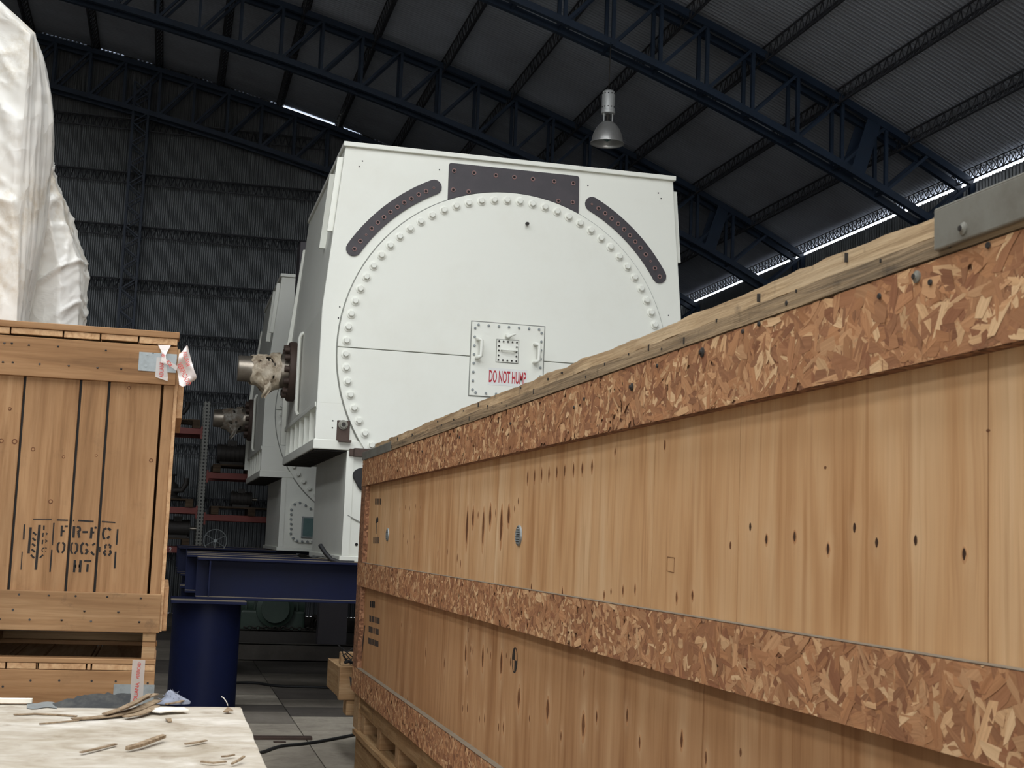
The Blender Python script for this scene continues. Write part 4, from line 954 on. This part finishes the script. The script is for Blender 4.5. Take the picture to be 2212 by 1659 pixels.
ll = thing('pine_crate', 'lower pine crate with customs tape and grey plate, under the stencilled crate', 'crate', (-.8, 6.9, 0))
board(ll, 'lid_strip', XA, .0, LY0-.002, LY0+.1, .922, .943, 'pine_h')
xs_ = [-1.75, -1.3, -.95, -.64, -.61, -.487, -.482, -.285, -.265, .0]
for a, b in zip(xs_, xs_[1:]): board(ll, 'lid_board', a+.003, b-.003, LY0+.0, 7.4, .895, .921, 'pine_y')
board(ll, 'lid_strip', XA, .0, 7.3, 7.4, .922, .943, 'pine_h')
board(ll, 'top_rail', XA, .0, LY0, LY0+.03, .715, .893, 'pine_h')
for a, b in zip(PXs, PXs[1:]): board(ll, 'plank', a+.004, b-.004, LY0+.03, LY0+.052, .1, .9, 'pine_v')
board(ll, 'bottom_rail', XA, .0, LY0, LY0+.03, .1, .25, 'pine_h')
board(ll, 'side_panel', -.02, .0, LY0+.03, 7.4, .1, .893, 'pine_y')
board(ll, 'back_panel', XA, -.02, 7.38, 7.4, .1, .893, 'pine_v')
for x0 in (-1.7, -.9, -.1): board(ll, 'skid', x0, x0+.09, LY0+.02, 7.38, 0, .1, 'skid_y')
a, b = onY(246, 1478, LY0), onY(336, 1520, LY0)
gp = MB().box(a.x, .002, LY0-.003, LY0, b.z-.02, a.z).build('strap_plate', M['galv'], ll)
for x, y in ((262, 1490), (325, 1488), (280, 1505)): p = onY(x, y, LY0-.003); MB().cyl(p, p-V((0, .002, 0)), .007, n=10).build('rivet', M['galv'], ll)
a0, a1, b0, b1 = onY(286.5, 1425, 6.295), onY(314, 1426, 6.295), onY(280, 1520, 6.295), onY(308, 1520, 6.295)
ta = MB().grid([[a0, a1], [onY(283, 1470, 6.294), onY(311, 1470, 6.294)], [b0, b1]]).build('customs_tape', M['tape'], ll)
link('tape_lettering', text_mesh('VERIFICAD', .0185, .8, .0003), M['taperedink'], ta, onY(299.5, 1449, 6.2935), (pi/2, math.radians(-87), 0))
link('tape_lettering', text_mesh('ADUANA', .023, .95, .0003), M['taperedink'], ta, onY(294.5, 1498, 6.2935), (pi/2, math.radians(-86), 0))
for x, y in ((198, 1471), (250, 1472), (319, 1476), (128, 1470), (66, 1470), (6, 1483)): p = onY(x, y, LY0); MB().cyl(p+V((0, .001, 0)), p-V((0, .001, 0)), .005, n=8).build('nail', M['iron'], ll)

# ================================================================== TARPAULIN-WRAPPED LOAD
tr = thing('tarp_covered_load', 'tall load wrapped in glossy white plastic sheet behind the slatted crate', 'tarp', (-1.4, 8.4, 0))
def lin_refine(rows, k):
    def line(r): return [r[i].lerp(r[i+1], j/k) for i in range(len(r)-1) for j in range(k)]+[r[-1]]
    rr = [line([V(p) for p in r]) for r in rows]
    return [list(x) for x in zip(*[line(list(c)) for c in zip(*rr)])]
def crease(q):
    """crumpled plastic: sharp ridges between flat facets"""
    a = 1-abs(noise.noise(q))*2.2; b = 1-abs(noise.noise(q*2.1+V((7, 3, 1))))*2.2; c = 1-abs(noise.noise(q*4.3+V((2, 9, 5))))*2.2
    return max(0, a)**5*.7+max(0, b)**4*.4+max(0, c)**4*.2
def wrinkle(rows, amp, fr, seed, folds=0, shear=.6):
    out = []; H_, W_ = len(rows), len(rows[0])
    for i in range(H_):
        r = []
        for j in range(W_):
            p = rows[i][j]; a = rows[min(i+1, H_-1)][j]-rows[max(i-1, 0)][j]; b = rows[i][min(j+1, W_-1)]-rows[i][max(j-1, 0)]
            n_ = b.cross(a); n_ = n_.normalized() if n_.length > 1e-9 else V((0, 1, 0))
            q = V(((p.x+shear*p.z)*fr, p.y*fr, p.z*fr*.5))+V((seed, seed*.7, 0))
            d = crease(q) + .35*noise.noise(q*.6)
            if folds: d = folds*crease(V((j*.16+.25*noise.noise(V((i*.02, j*.1, 1))), i*.006, seed)))
            r.append(p - n_*(amp*d))
        out.append(r)
    return out
E1 = [(-60,-45),(0,12),(66,74),(62,140),(55,205),(50,270),(45,345),(42,430),(40,520),(38,610),(36,690),(34,770)]
E2 = [(-58,-44),(4,13),(71,77),(92,140),(105,205),(107,270),(103,345),(94,430),(85,520),(68,610),(52,690),(44,770)]
ra, rb_ = [], []
for (x1, y1), (x2, y2) in zip(E1, E2):
    p = onY(x1, y1, 7.5); q = onY(x2, y2, 7.78)
    ra.append([V((-2.6, 7.9, p.z+.02)), V((-1.6, 7.62, p.z+.01)), p+V((-.28, .04, 0)), p]); rb_.append([p, p.lerp(q, .5)+V((.012, -.02, 0)), q, V((q.x-.02, 8.3, q.z)), V((q.x-.35, 9.3, q.z))])
for s_, r_, am, fo, nm, fr, k in ((0, ra, .04, 0, 'front_sheet', 2.6, 16), (3, rb_, .02, 1.0, 'corner_fold', 1.5, 12)):
    r2 = lin_refine(r_, k); r2.append([V((p.x, p.y, .0)) for p in r2[-1]])
    rw = wrinkle(r2, am, fr, s_+.3, fo)
    for i in range(len(rw)): rw[i][-1 if s_ == 0 else 0] = r2[i][-1 if s_ == 0 else 0]
    rw[-1] = r2[-1]
    MB().grid(rw).build(nm, M['tarp'], tr, smooth=180)
SB = [(96,325),(106,350),(135,420),(162,500),(184,562),(190,600),(188,650),(185,700),(184,780)]
rc = []
for k, (x, y) in enumerate(SB):
    p = onY(x, y, 8.35); l_ = onY(min(30, x-20), y, 8.1); m1 = onY(x*.55+25, y, 8.02); m2 = onY(x*.85+12, y, 8.1)
    rc.append([l_, m1, m2, p, V((p.x-.12, 8.9, p.z)), V((p.x-.5, 9.6, p.z))])
r2 = lin_refine(rc, 13); r2.append([V((p.x, p.y, 0)) for p in r2[-1]])
rw = wrinkle(r2, .028, 3.0, 8.1, 0, -.9); rw[-1] = r2[-1]
MB().grid(rw).build('rear_sheet', M['tarp'], tr, smooth=180)
top = [V((-2.6, 7.9, 4.3)), ra[0][3], rb_[0][2], rb_[0][4], V((-2.6, 9.4, 4.3))]
MB().add(top, [(0, 1, 2, 3, 4)]).build('top_sheet', M['tarp'], tr)
MB().box(-2.4, -1.15, 8.1, 9.2, 0, 3.9).build('load', M['iron'], tr)
MB().box(-1.9, -.75, 8.6, 9.4, 0, 2.6).build('load', M['iron'], tr)

# ================================================================== BLUE BEAMS AND PEDESTALS
def ibeam(y, xl, label):
    o = MB(); w_, z0, z1, t = .30, .93, 1.283, .022
    y0, y1 = y-w_/2, y+w_/2; ym = y
    b = thing('steel_beam', label, 'beam', (2.7, y, z0), 'blue steel beams under the generators')
    MB().box(xl, 5.1, y0, y1, z1-t, z1).build('top_flange', M['blue'], b, bevel=.003)
    MB().box(xl, 5.1, y0, y1, z0, z0+t).build('bottom_flange', M['blue'], b, bevel=.003)
    MB().box(xl, 5.1, ym-.008, ym+.008, z0+t, z1-t).build('web', M['blue'], b)
    MB().box(xl, 5.1, y0, y1, z1, z1+.0015).build('dust_layer', M['dust'], b); MB().box(xl, 5.1, y0, ym-.01, z0+t, z0+t+.0015).build('dust_layer', M['dust'], b)
    for x in (xl+.1, 2.5, 4.0): MB().box(x, x+.014, y0+.01, y1-.01, z0+t, z1-t).build('stiffener', M['blue'], b)
    return b
for y, xl, lab in ((12.38, .29, 'nearest navy blue steel beam under the front generator frame'), (13.6, .22, 'second navy blue steel beam, just behind the nearest one'), (14.6, .235, 'third navy blue steel beam counted from the nearest one'),
                   (15.7, .25, 'fourth navy blue steel beam, under the back of the front generator'), (19.6, .2, 'navy blue steel beam under the front edge of the second generator'), (21.85, .2, 'navy blue steel beam farthest back, under the second generator')):
    ibeam(y, xl, lab)
def pedestal(x, y, label):
    p = thing('steel_pedestal', label, 'pedestal', (x, y, 0), 'blue pipe pedestals under the beams')
    MB().cyl((x, y, .02), (x, y, .905), .285, n=56).build('pipe', M['blue'], p, smooth=40)
    MB().box(x-.305, x+.31, y-.36, y+.36, .905, .93).build('cap_plate', M['blue'], p, bevel=.003); MB().box(x-.305, x+.31, y-.36, y-.1, .93, .9312).build('dust_layer', M['dust'], p)
    MB().box(x-.29, x+.29, y-.29, y+.29, 0, .02).build('base_plate', M['blue'], p)
pedestal(.395, 12.32, 'round navy blue pipe pedestal beside the slatted crate')
pedestal(4.7, 12.4, 'navy blue pipe pedestal hidden behind the long crate')
pedestal(.5, 15.5, 'navy blue pipe pedestal behind the nearest one')
pedestal(4.7, 15.5, 'rear navy blue pipe pedestal behind the long crate')
pedestal(.55, 19.6, 'navy blue pipe pedestal below the second generator frame')
pedestal(4.7, 21.85, 'far navy blue pipe pedestal at the right of the second generator')
# scraps on the beams
m = MB().tube([onY(692, 1178, 12.42), onY(703, 1195, 12.34), onY(716, 1209, 12.3), onY(733, 1215, 12.28), onY(765, 1216, 12.26)], .02, 8)
tag(m.build('rubber_strip', M['black'], smooth=60), 'bent black rubber strip leaning on the generator base', 'strip')
m = MB(); rows = []
for i in range(9):
    u = i/8; rows.append([onY(640+75*u, 1203+4*u, 12.95+.05*v_)+V((0, 0, .025*math.sin(u*9+v_)*(1-u)+.012)) for v_ in range(4)])
tag(MB().grid(rows).build('cloth_scrap', M['felt'], smooth=60), 'dark scrap of sheet lying on the beams beside the generator foot', 'scrap')

# ================================================================== UNDER AND BEHIND THE BEAMS
def channel(y, z0, h, d, label, mat='darkbar'):
    t = thing('steel_channel', label, 'channel', (1.6, y, 0), 'steel sections on the floor')
    MB().box(.75, 3.4, y, y+.012, z0, z0+h).build('web', M[mat], t); MB().box(.75, 3.4, y, y+d, z0+h-.012, z0+h).build('flange', M[mat], t); MB().box(.75, 3.4, y, y+d, z0, z0+.012).build('flange', M[mat], t)
channel(17.1, 0, .20, .16, 'nearer long steel channel lying on the floor below the beams', 'conc_c')
channel(18.0, 0, .30, .2, 'farther long steel channel lying on the floor below the beams', 'iron')
gb = thing('gearbox', 'dark green gearbox on the floor in the shade under the beams', 'gearbox', (1.5, 18.7, 0))
MB().box(1.02, 1.85, 18.5, 19.1, .0, .52).build('case', M['machgreen'], gb, bevel=.03)
MB().lathe([(0, 0), (.24, 0), (.24, .08), (.18, .1), (.18, .14), (0, .14)], (1.45, 18.5, .55), (0, -1, 0), 32).build('end_bell', M['machgreen'], gb, smooth=40)
MB().cyl((1.0, 18.8, .6), (1.85, 18.8, .6), .2, n=28).build('barrel', M['machgreen'], gb, smooth=40)
for i in range(7): MB().box(1.08+.11*i, 1.1+.11*i, 18.58, 19.02, .5, .82).build('fin', M['machgreen'], gb)
hs = MB(); 
for i in range(9):
    cx_ = 1.98+.045*i; hs.lathe([(.2, -.012), (.235, 0), (.2, .012), (.19, .0), (.2, -.012)], (cx_, 18.55+.03*i, .25), (1, .25, 0), 28)
tag(hs.build('corrugated_hose', M['iron'], smooth=60), 'ribbed dark hose coil beside the far end of the long crate', 'hose')
ch = MB()
for i in range(17):
    x = 1.06+.052*i; ch.lathe([(.022, -.01), (.03, 0), (.022, .01), (.016, 0), (.022, -.01)], (x, 17.98, .328), (0, 1, 0) if i % 2 else (.3, .2, 1), 10)
tag(ch.build('chain', M['iron'], smooth=60), 'dark link chain lying on the steel channel under the beams', 'chain')
def cable(name, pts, r, label):
    pts = [V(p) for p in pts]; rr = refine([pts, [p+V((0, .001, 0)) for p in pts]], 8)[0]
    tag(MB().tube(rr[::1], r, 8).build(name, M['black'], smooth=60), label, 'cable')
cable('power_cable', [onZ(500, 1638, .012), onZ(565, 1625, .012), onZ(605, 1612, .012), onZ(660, 1606, .012), onZ(715, 1597, .012), onZ(778, 1584, .012), onZ(840, 1570, .012)], .011, 'black cable curving over the floor towards the long crate')
cable('thin_cable', [onZ(490, 1476, .012), onZ(545, 1475, .012), onZ(600, 1482, .012), onZ(660, 1484, .012), onZ(740, 1486, .012), onZ(800, 1486, .012)], .014, 'black cable lying straight across the floor behind the pedestal')
a, b = onZ(543, 1597, 0), onZ(671, 1594, 0)
tag(MB().box(.55, b.x, a.y-.03, a.y+.05, .0, .022).build('flat_bar', M['darksteel'], bevel=.003), 'brown rusty flat bar lying on the floor', 'bar')
a = onZ(602, 1603, 0); tag(MB().box(a.x-.04, a.x+.05, a.y-.03, a.y+.0, 0, .008).build('bar_offcut', M['darksteel'], bevel=.002), 'tiny metal offcut beside the rusty flat bar', 'offcut')

# ================================================================== PALLET RACK AT THE BACK
RY = 23.3; RK = RY/22
def rz(z): return 1.5+(z-1.5)*RK
rk = thing('pallet_rack', 'pallet rack with orange-red beams against the back wall', 'rack', (.6, RY+.5, 0))
for x in (-2.4*RK, .47*RK, 3.2*RK):
    for y in (RY, RY+1.0): MB().box(x, x+.1, y, y+.08, 0, rz(3.5)).build('post', M['rackpost'], rk)
    m = MB()
    for i in range(6): m.bar((x+.05, RY+.04, .2+i*.55), (x+.05, RY+1.04, .2+(i+.9)*.55), .03, .03, (1, 0, 0))
    m.build('brace', M['darkbar'], rk)
for x0, x1, zs in ((-2.3*RK, .47*RK, (3.03, 1.81, 1.21)), (.57*RK, 3.2*RK, (2.365, 1.72))):
    for z in map(rz, zs):
        for y in (RY-.01, RY+1.0): MB().box(x0, x1, y, y+.05, z-.05, z+.05).build('beam', M['redbeam'], rk, bevel=.004)
        for xx in (x0, x1-.03): MB().box(xx, xx+.03, RY-.02, RY, z-.12, z+.08).build('beam_hook', M['redbeam'], rk)
link('beam_number', text_mesh('2', .09, 1), M['sticker'], rk, onY(368, 1187, RY-.015), (pi/2, 0, 0))
def pallet(x, z, label, w_=1.0):
    z += .003
    t = thing('wooden_pallet', label, 'pallet', (x, RY+.5, z), 'pallets on the rack')
    for i in range(5): MB().box(x-w_/2, x+w_/2, RY-.04+i*.23, RY+.1+i*.23, z+.115, z+.135).build('deck_board', M['dark_x'], t)
    for dx in (-w_/2, -.06, w_/2-.12):
        MB().box(x+dx, x+dx+.12, RY-.04, RY+1.02, z+.02, z+.115).build('block', M['dark_x'], t)
        MB().box(x+dx, x+dx+.12, RY-.04, RY+1.02, z, z+.02).build('bottom_board', M['dark_x'], t)
    return t
def casting(x, z, kind, label, s=1.0, mat='iron'):
    t = thing('machine_part', label, 'machine part', (x, RY+.4, z)); y = RY+.4; mm = M[mat]
    if kind == 'motor':
        MB().cyl((x-.25*s, y, z+.2*s), (x+.25*s, y, z+.2*s), .17*s, n=24).build('barrel', mm, t, smooth=40)
        for i in range(6): MB().cyl((x-.2*s+.08*s*i, y, z+.2*s), (x-.19*s+.08*s*i, y, z+.2*s), .195*s, n=24).build('fin', mm, t, smooth=40)
        MB().cyl((x+.25*s, y, z+.2*s), (x+.38*s, y, z+.2*s), .035*s, n=12).build('shaft', M['steel'], t, smooth=40)
        MB().box(x-.2*s, x+.2*s, y-.15*s, y+.15*s, z, z+.06*s).build('foot', mm, t); MB().box(x-.08*s, x+.08*s, y-.1*s, y+.1*s, z+.34*s, z+.44*s).build('terminal_box', mm, t)
    elif kind == 'pump':
        MB().lathe([(0, 0), (.2*s, 0), (.2*s, .04*s), (.13*s, .06*s), (.17*s, .16*s), (.13*s, .26*s), (.07*s, .3*s), (.07*s, .42*s), (.1*s, .42*s), (.1*s, .45*s), (0, .45*s)], (x, y, z), (0, 0, 1), 24).build('body', mm, t, smooth=40)
        MB().tube([(x, y-.1*s, z+.15*s), (x+.2*s, y-.15*s, z+.16*s), (x+.27*s, y-.15*s, z+.28*s), (x+.27*s, y-.15*s, z+.38*s)], .05*s, 12).build('spout', mm, t, smooth=60)
    else:
        MB().lathe([(.05*s, 0), (.28*s, 0), (.3*s, .03*s), (.3*s, .07*s), (.12*s, .08*s), (.12*s, .15*s), (.24*s, .16*s), (.24*s, .22*s), (.06*s, .23*s), (.05*s, 0)], (x, y, z), (0, 0, 1), 28).build('gear_body', mm, t, smooth=40)
        for i in range(14):
            a = 2*pi*i/14; MB().box(-.02*s, .02*s, -.02*s, .02*s, 0, .06*s).build('tooth', mm, t).location = V((x+.31*s*math.cos(a), y+.31*s*math.sin(a), z+.02*s))-ORG[t]-(V((0, 0, 0))-ORG[t])*1
    return t
pallet(-.05, rz(3.03)+.05, 'dark pallet on the top left beam of the rack'); pallet(-.08, rz(1.81)+.05, 'dark pallet on the middle left beam of the rack')
pallet(1.3, rz(2.365)+.05, 'dark pallet on the upper right beam of the rack', 1.2); pallet(1.36, rz(1.72)+.05, 'dark pallet on the lower right beam of the rack', 1.3)
pallet(-.1, rz(1.21)+.05, 'dark pallet on the lowest left beam of the rack')
casting(.02, rz(3.03)+.189, 'pump', 'dark pump casting on the top left pallet of the rack', .8)
casting(.05, rz(1.81)+.189, 'pump', 'dark pump with spout on the middle left pallet of the rack', .9)
casting(1.0, rz(2.365)+.189, 'motor', 'dark finned motor on the upper right pallet of the rack', .95)
casting(1.8, rz(2.365)+.189, 'motor', 'dark motor half hidden behind the second generator, on the rack', .9)
casting(1.2, rz(1.72)+.189, 'motor', 'dark motor on the lower right pallet of the rack', .7)
casting(.2, rz(1.21)+.189, 'motor', 'dark motor at the bottom left of the rack', .8)
# spoked wheel and crate below the rack
wz, wy = 1.36, 21.1; c_ = onY(465, 1168, wy); wh = thing('spoked_wheel', 'pale thin-rimmed spoked wheel below the rack', 'wheel', (c_.x, wy, c_.z-.17))
MB().tube([(c_.x+.165*math.cos(2*pi*i/32), wy, c_.z+.165*math.sin(2*pi*i/32)) for i in range(33)], .008, 6).build('rim', M['galv'], wh, smooth=60)
for i in range(3): a = .5+i*pi/3; MB().cyl((c_.x-.16*math.cos(a), wy, c_.z-.16*math.sin(a)), (c_.x+.16*math.cos(a), wy, c_.z+.16*math.sin(a)), .006, n=6).build('spoke', M['galv'], wh)
MB().cyl((c_.x, wy-.03, c_.z), (c_.x, wy+.03, c_.z), .025, n=12).build('hub', M['galv'], wh)
wb = thing('steel_bin', 'dark steel bin below the rack carrying the spoked wheel', 'bin', (1.2, 21.3, 0))
MB().box(.6, 1.75, 20.8, 21.5, .1, c_.z-.17).build('body', M['iron'], wb, bevel=.01)
for x in (.62, 1.67): MB().box(x, x+.06, 20.82, 21.48, 0, .1).build('foot', M['iron'], wb)
MB().box(.58, 1.77, 20.78, 20.8, c_.z-.23, c_.z-.17).build('rim_strip', M['iron'], wb)

# ================================================================== FOREGROUND CRATE TOP WITH SPLINTERS
FZ, FY, FX = 1.05, 3.775, .222
fg = thing('dusty_crate', 'pale dusty wooden crate top in the foreground strewn with splinters', 'crate', (-.5, 2.4, 0))
rows = []
for i in range(60):
    y = .6+(FY-.6)*i/59; row = []
    for j in range(46):
        x = -1.5+(FX+1.5)*j/45
        e = (.006*noise.noise(V((y*9, 1, 0))) if j == 45 else 0); f = (.004*noise.noise(V((x*12, 2, 0))) if i == 59 else 0)
        row.append(V((x+e, y+f, FZ+.004*noise.noise(V((x*2.2, y*2.2, 0)))+.0015*noise.noise(V((x*9, y*3, 4))))))
    rows.append(row)
m = MB().grid(rows); m.build('top_panel', M['dustytop'], fg, smooth=60)
MB().box(-1.5, FX-.006, .6, FY-.006, FZ-.022, FZ-.006).build('panel_edge', M['dustytop'], fg)
for k in range(8): z0 = .06+k*.12; MB().box(FX-.045, FX-.02, .65, FY-.03, z0, z0+.112).build('side_plank', M['skid_y'], fg, bevel=.003)
for k in range(8): z0 = .06+k*.12; MB().box(-1.45, FX-.045, FY-.055, FY-.03, z0, z0+.112).build('end_plank', M['skid_x'], fg, bevel=.003)
for x in (-1.4, -.7, FX-.15): MB().box(x, x+.1, .7, FY-.08, 0, .06).build('skid', M['skid_y'], fg)
fg0 = lambda x, y: onZ(x, y, FZ)
m = MB(); a, b = fg0(0, 1527), fg0(66, 1527)
tag(MB().box(-1.3, b.x, FY-.03, FY-.005, FZ+.006, FZ+.016).build('thin_board', M['chip']), 'thin pale board at the far left edge of the dusty crate top', 'board')
# dark felt strip
rows = []
for i in range(25):
    u = i/24; x = 105+175*u; rise = .028*math.sin(min(1, u*1.5)*pi*.5)*(1 if u < .9 else 1)
    p0 = fg0(x, 1531); pt = [p0+V((0, 0, .002)), p0+V((0, .02, .004+rise*.25)), p0+V((0, .035, .006+rise*.6)), p0+V((0, .045, .005+rise+.006*noise.noise(V((x*.15, 0, 0))))), p0+V((0, .062, .004+rise*.5))]
    rows.append(pt)
tag(MB().grid(rows).build('felt_strip', M['felt'], smooth=60), 'dark grey strip of torn felt at the far edge of the dusty crate top', 'felt')
rows = []
for i in range(7):
    u = i/6; rows.append([fg0(58+65*u, 1533-6*v_+2*math.sin(u*7))+V((0, 0, .004+.007*math.sin(v_*1.2)*abs(noise.noise(V((u*3, v_, 1))))*2)) for v_ in range(3)])
tag(MB().grid(rows).build('fibre_tuft', M['galv'], smooth=60), 'pale grey tuft of fibre beside the dark felt on the crate top', 'fibre')
# rag tuft
cr_ = fg0(372, 1523); rows = []
for i in range(13):
    r = []
    for j in range(20):
        a = 2*pi*j/19; h = i/12; rad = (.04*(1-h)+.003)*(1+.25*noise.noise(V((math.cos(a)*2, math.sin(a)*2, h*3)))); 
        r.append(cr_+V((rad*math.cos(a)*1.05+.006*math.sin(h*5), .02+rad*.4*math.sin(a), .001+.034*h*(1+.2*noise.noise(V((a, h*4, 2)))))))
    rows.append(r)
rg = tag(MB().grid(rows).build('rag', M['rag'], smooth=80), 'blue-grey frayed rag tuft on the far edge of the crate top', 'rag')
fz = MB()
for i in range(46):
    a = random.uniform(0, 2*pi); h = random.random(); p = cr_+V((.04*(1-h)*math.cos(a), .02+.016*(1-h)*math.sin(a), .034*h+.002)); d = V((math.cos(a)*.8, .3*math.sin(a), random.uniform(-.2, .7)))*random.uniform(.004, .012)
    fz.tube([p-d*.4, p+d*.5, p+d+V((0, 0, -.001))], .0006, 3)
fz.build('frayed_fibre', M['rag'], rg, kind='stuff')
def splinter(pts, wd, label, mat='splinter', th=.003, group='splinters on the dusty crate top', lift=.0):
    P = [fg0(x, y) + V((0, 0, .003+z)) for x, y, z in pts]; rows = []; n = len(P)
    for i in range(n):
        d = (P[min(i+1, n-1)]-P[max(i-1, 0)]).normalized(); s_ = d.cross(V((0, 0, 1))).normalized()*(wd*(1 if 0 < i < n-1 else .75)/2); u = V((0, 0, th))
        rows.append([P[i]-s_, P[i]-s_+u, P[i]+s_+u*.8, P[i]+s_, P[i]-s_])
    m = MB().grid(rows); m.f += [(0, 1, 2, 3), tuple(len(m.v)-5+i for i in (3, 2, 1, 0))]
    return tag(m.build('splinter', M[mat]), label, 'splinter', group)
splinter([(155,1559,.002),(205,1557,.003),(252,1552,.004),(300,1540,.006),(340,1527,.012)], .03, 'long flat splinter with dark end across the middle of the crate top pile')
splinter([(225,1556,.010),(265,1546,.013),(305,1530,.018),(336,1521,.022)], .02, 'upper tan splinter of the pile reaching towards the blue-grey rag')
splinter([(262,1552,.018),(290,1541,.022),(322,1526,.027)], .014, 'thin tan splinter lying on top of the splinter pile')
splinter([(270,1556,.004),(300,1551,.005),(325,1542,.006),(338,1533,.006)], .022, 'orange-tan splinter at the right end of the splinter pile')
splinter([(30,1548,0),(75,1546,0),(120,1548,0),(165,1551,0)], .012, 'slim grey splinter left of the splinter pile')
splinter([(85,1568,0),(130,1564,0),(170,1560,0)], .005, 'hair-thin dark splinter below the left end of the pile')
splinter([(330,1545,.004),(360,1541,.005),(402,1540,.004)], .06, 'flat white wood chip in front of the blue-grey rag', 'chip', .004)
splinter([(358,1528,.004),(380,1526,.005),(395,1522,.006)], .012, 'short brown stick under the blue-grey rag')
splinter([(174,1630,0),(210,1622,0),(250,1612,0)], .009, 'dark thin twig lying left of the thicker stick on the crate top')
splinter([(274,1624,0),(300,1619,.002),(335,1608,.004),(354,1602,.005)], .011, 'thicker grey stick near the middle front of the crate top', th=.008)
splinter([(400,1612,0),(425,1608,0),(446,1604,0)], .008, 'short twig right of the thicker stick on the crate top')
splinter([(434,1650,0),(460,1653,0),(488,1650,0)], .007, 'pale twig near the bottom right corner of the crate top')
splinter([(500,1655,0),(515,1651,.003),(527,1645,.006)], .006, 'bent twig at the bottom right corner of the crate top')
splinter([(478,1639,0),(492,1638,0),(506,1635,0)], .005, 'tiny twig above the pale twig near the right edge')
splinter([(488,1542,.0),(493,1538,.006),(497,1542,.003)], .02, 'small curled wood chip near the far right corner')
splinter([(361,1557,.0),(364,1561,.004),(367,1563,.0)], .012, 'small dark crumb in the middle of the crate top')
a = fg0(492, 1524); tag(MB().tube([a, a+V((-.003, 0, .008)), a+V((-.012, 0, .02)), a+V((-.018, .004, .022))], .0012, 5).build('loose_thread', M['chip'], smooth=60), 'single pale thread curling up at the far edge of the crate top', 'thread')
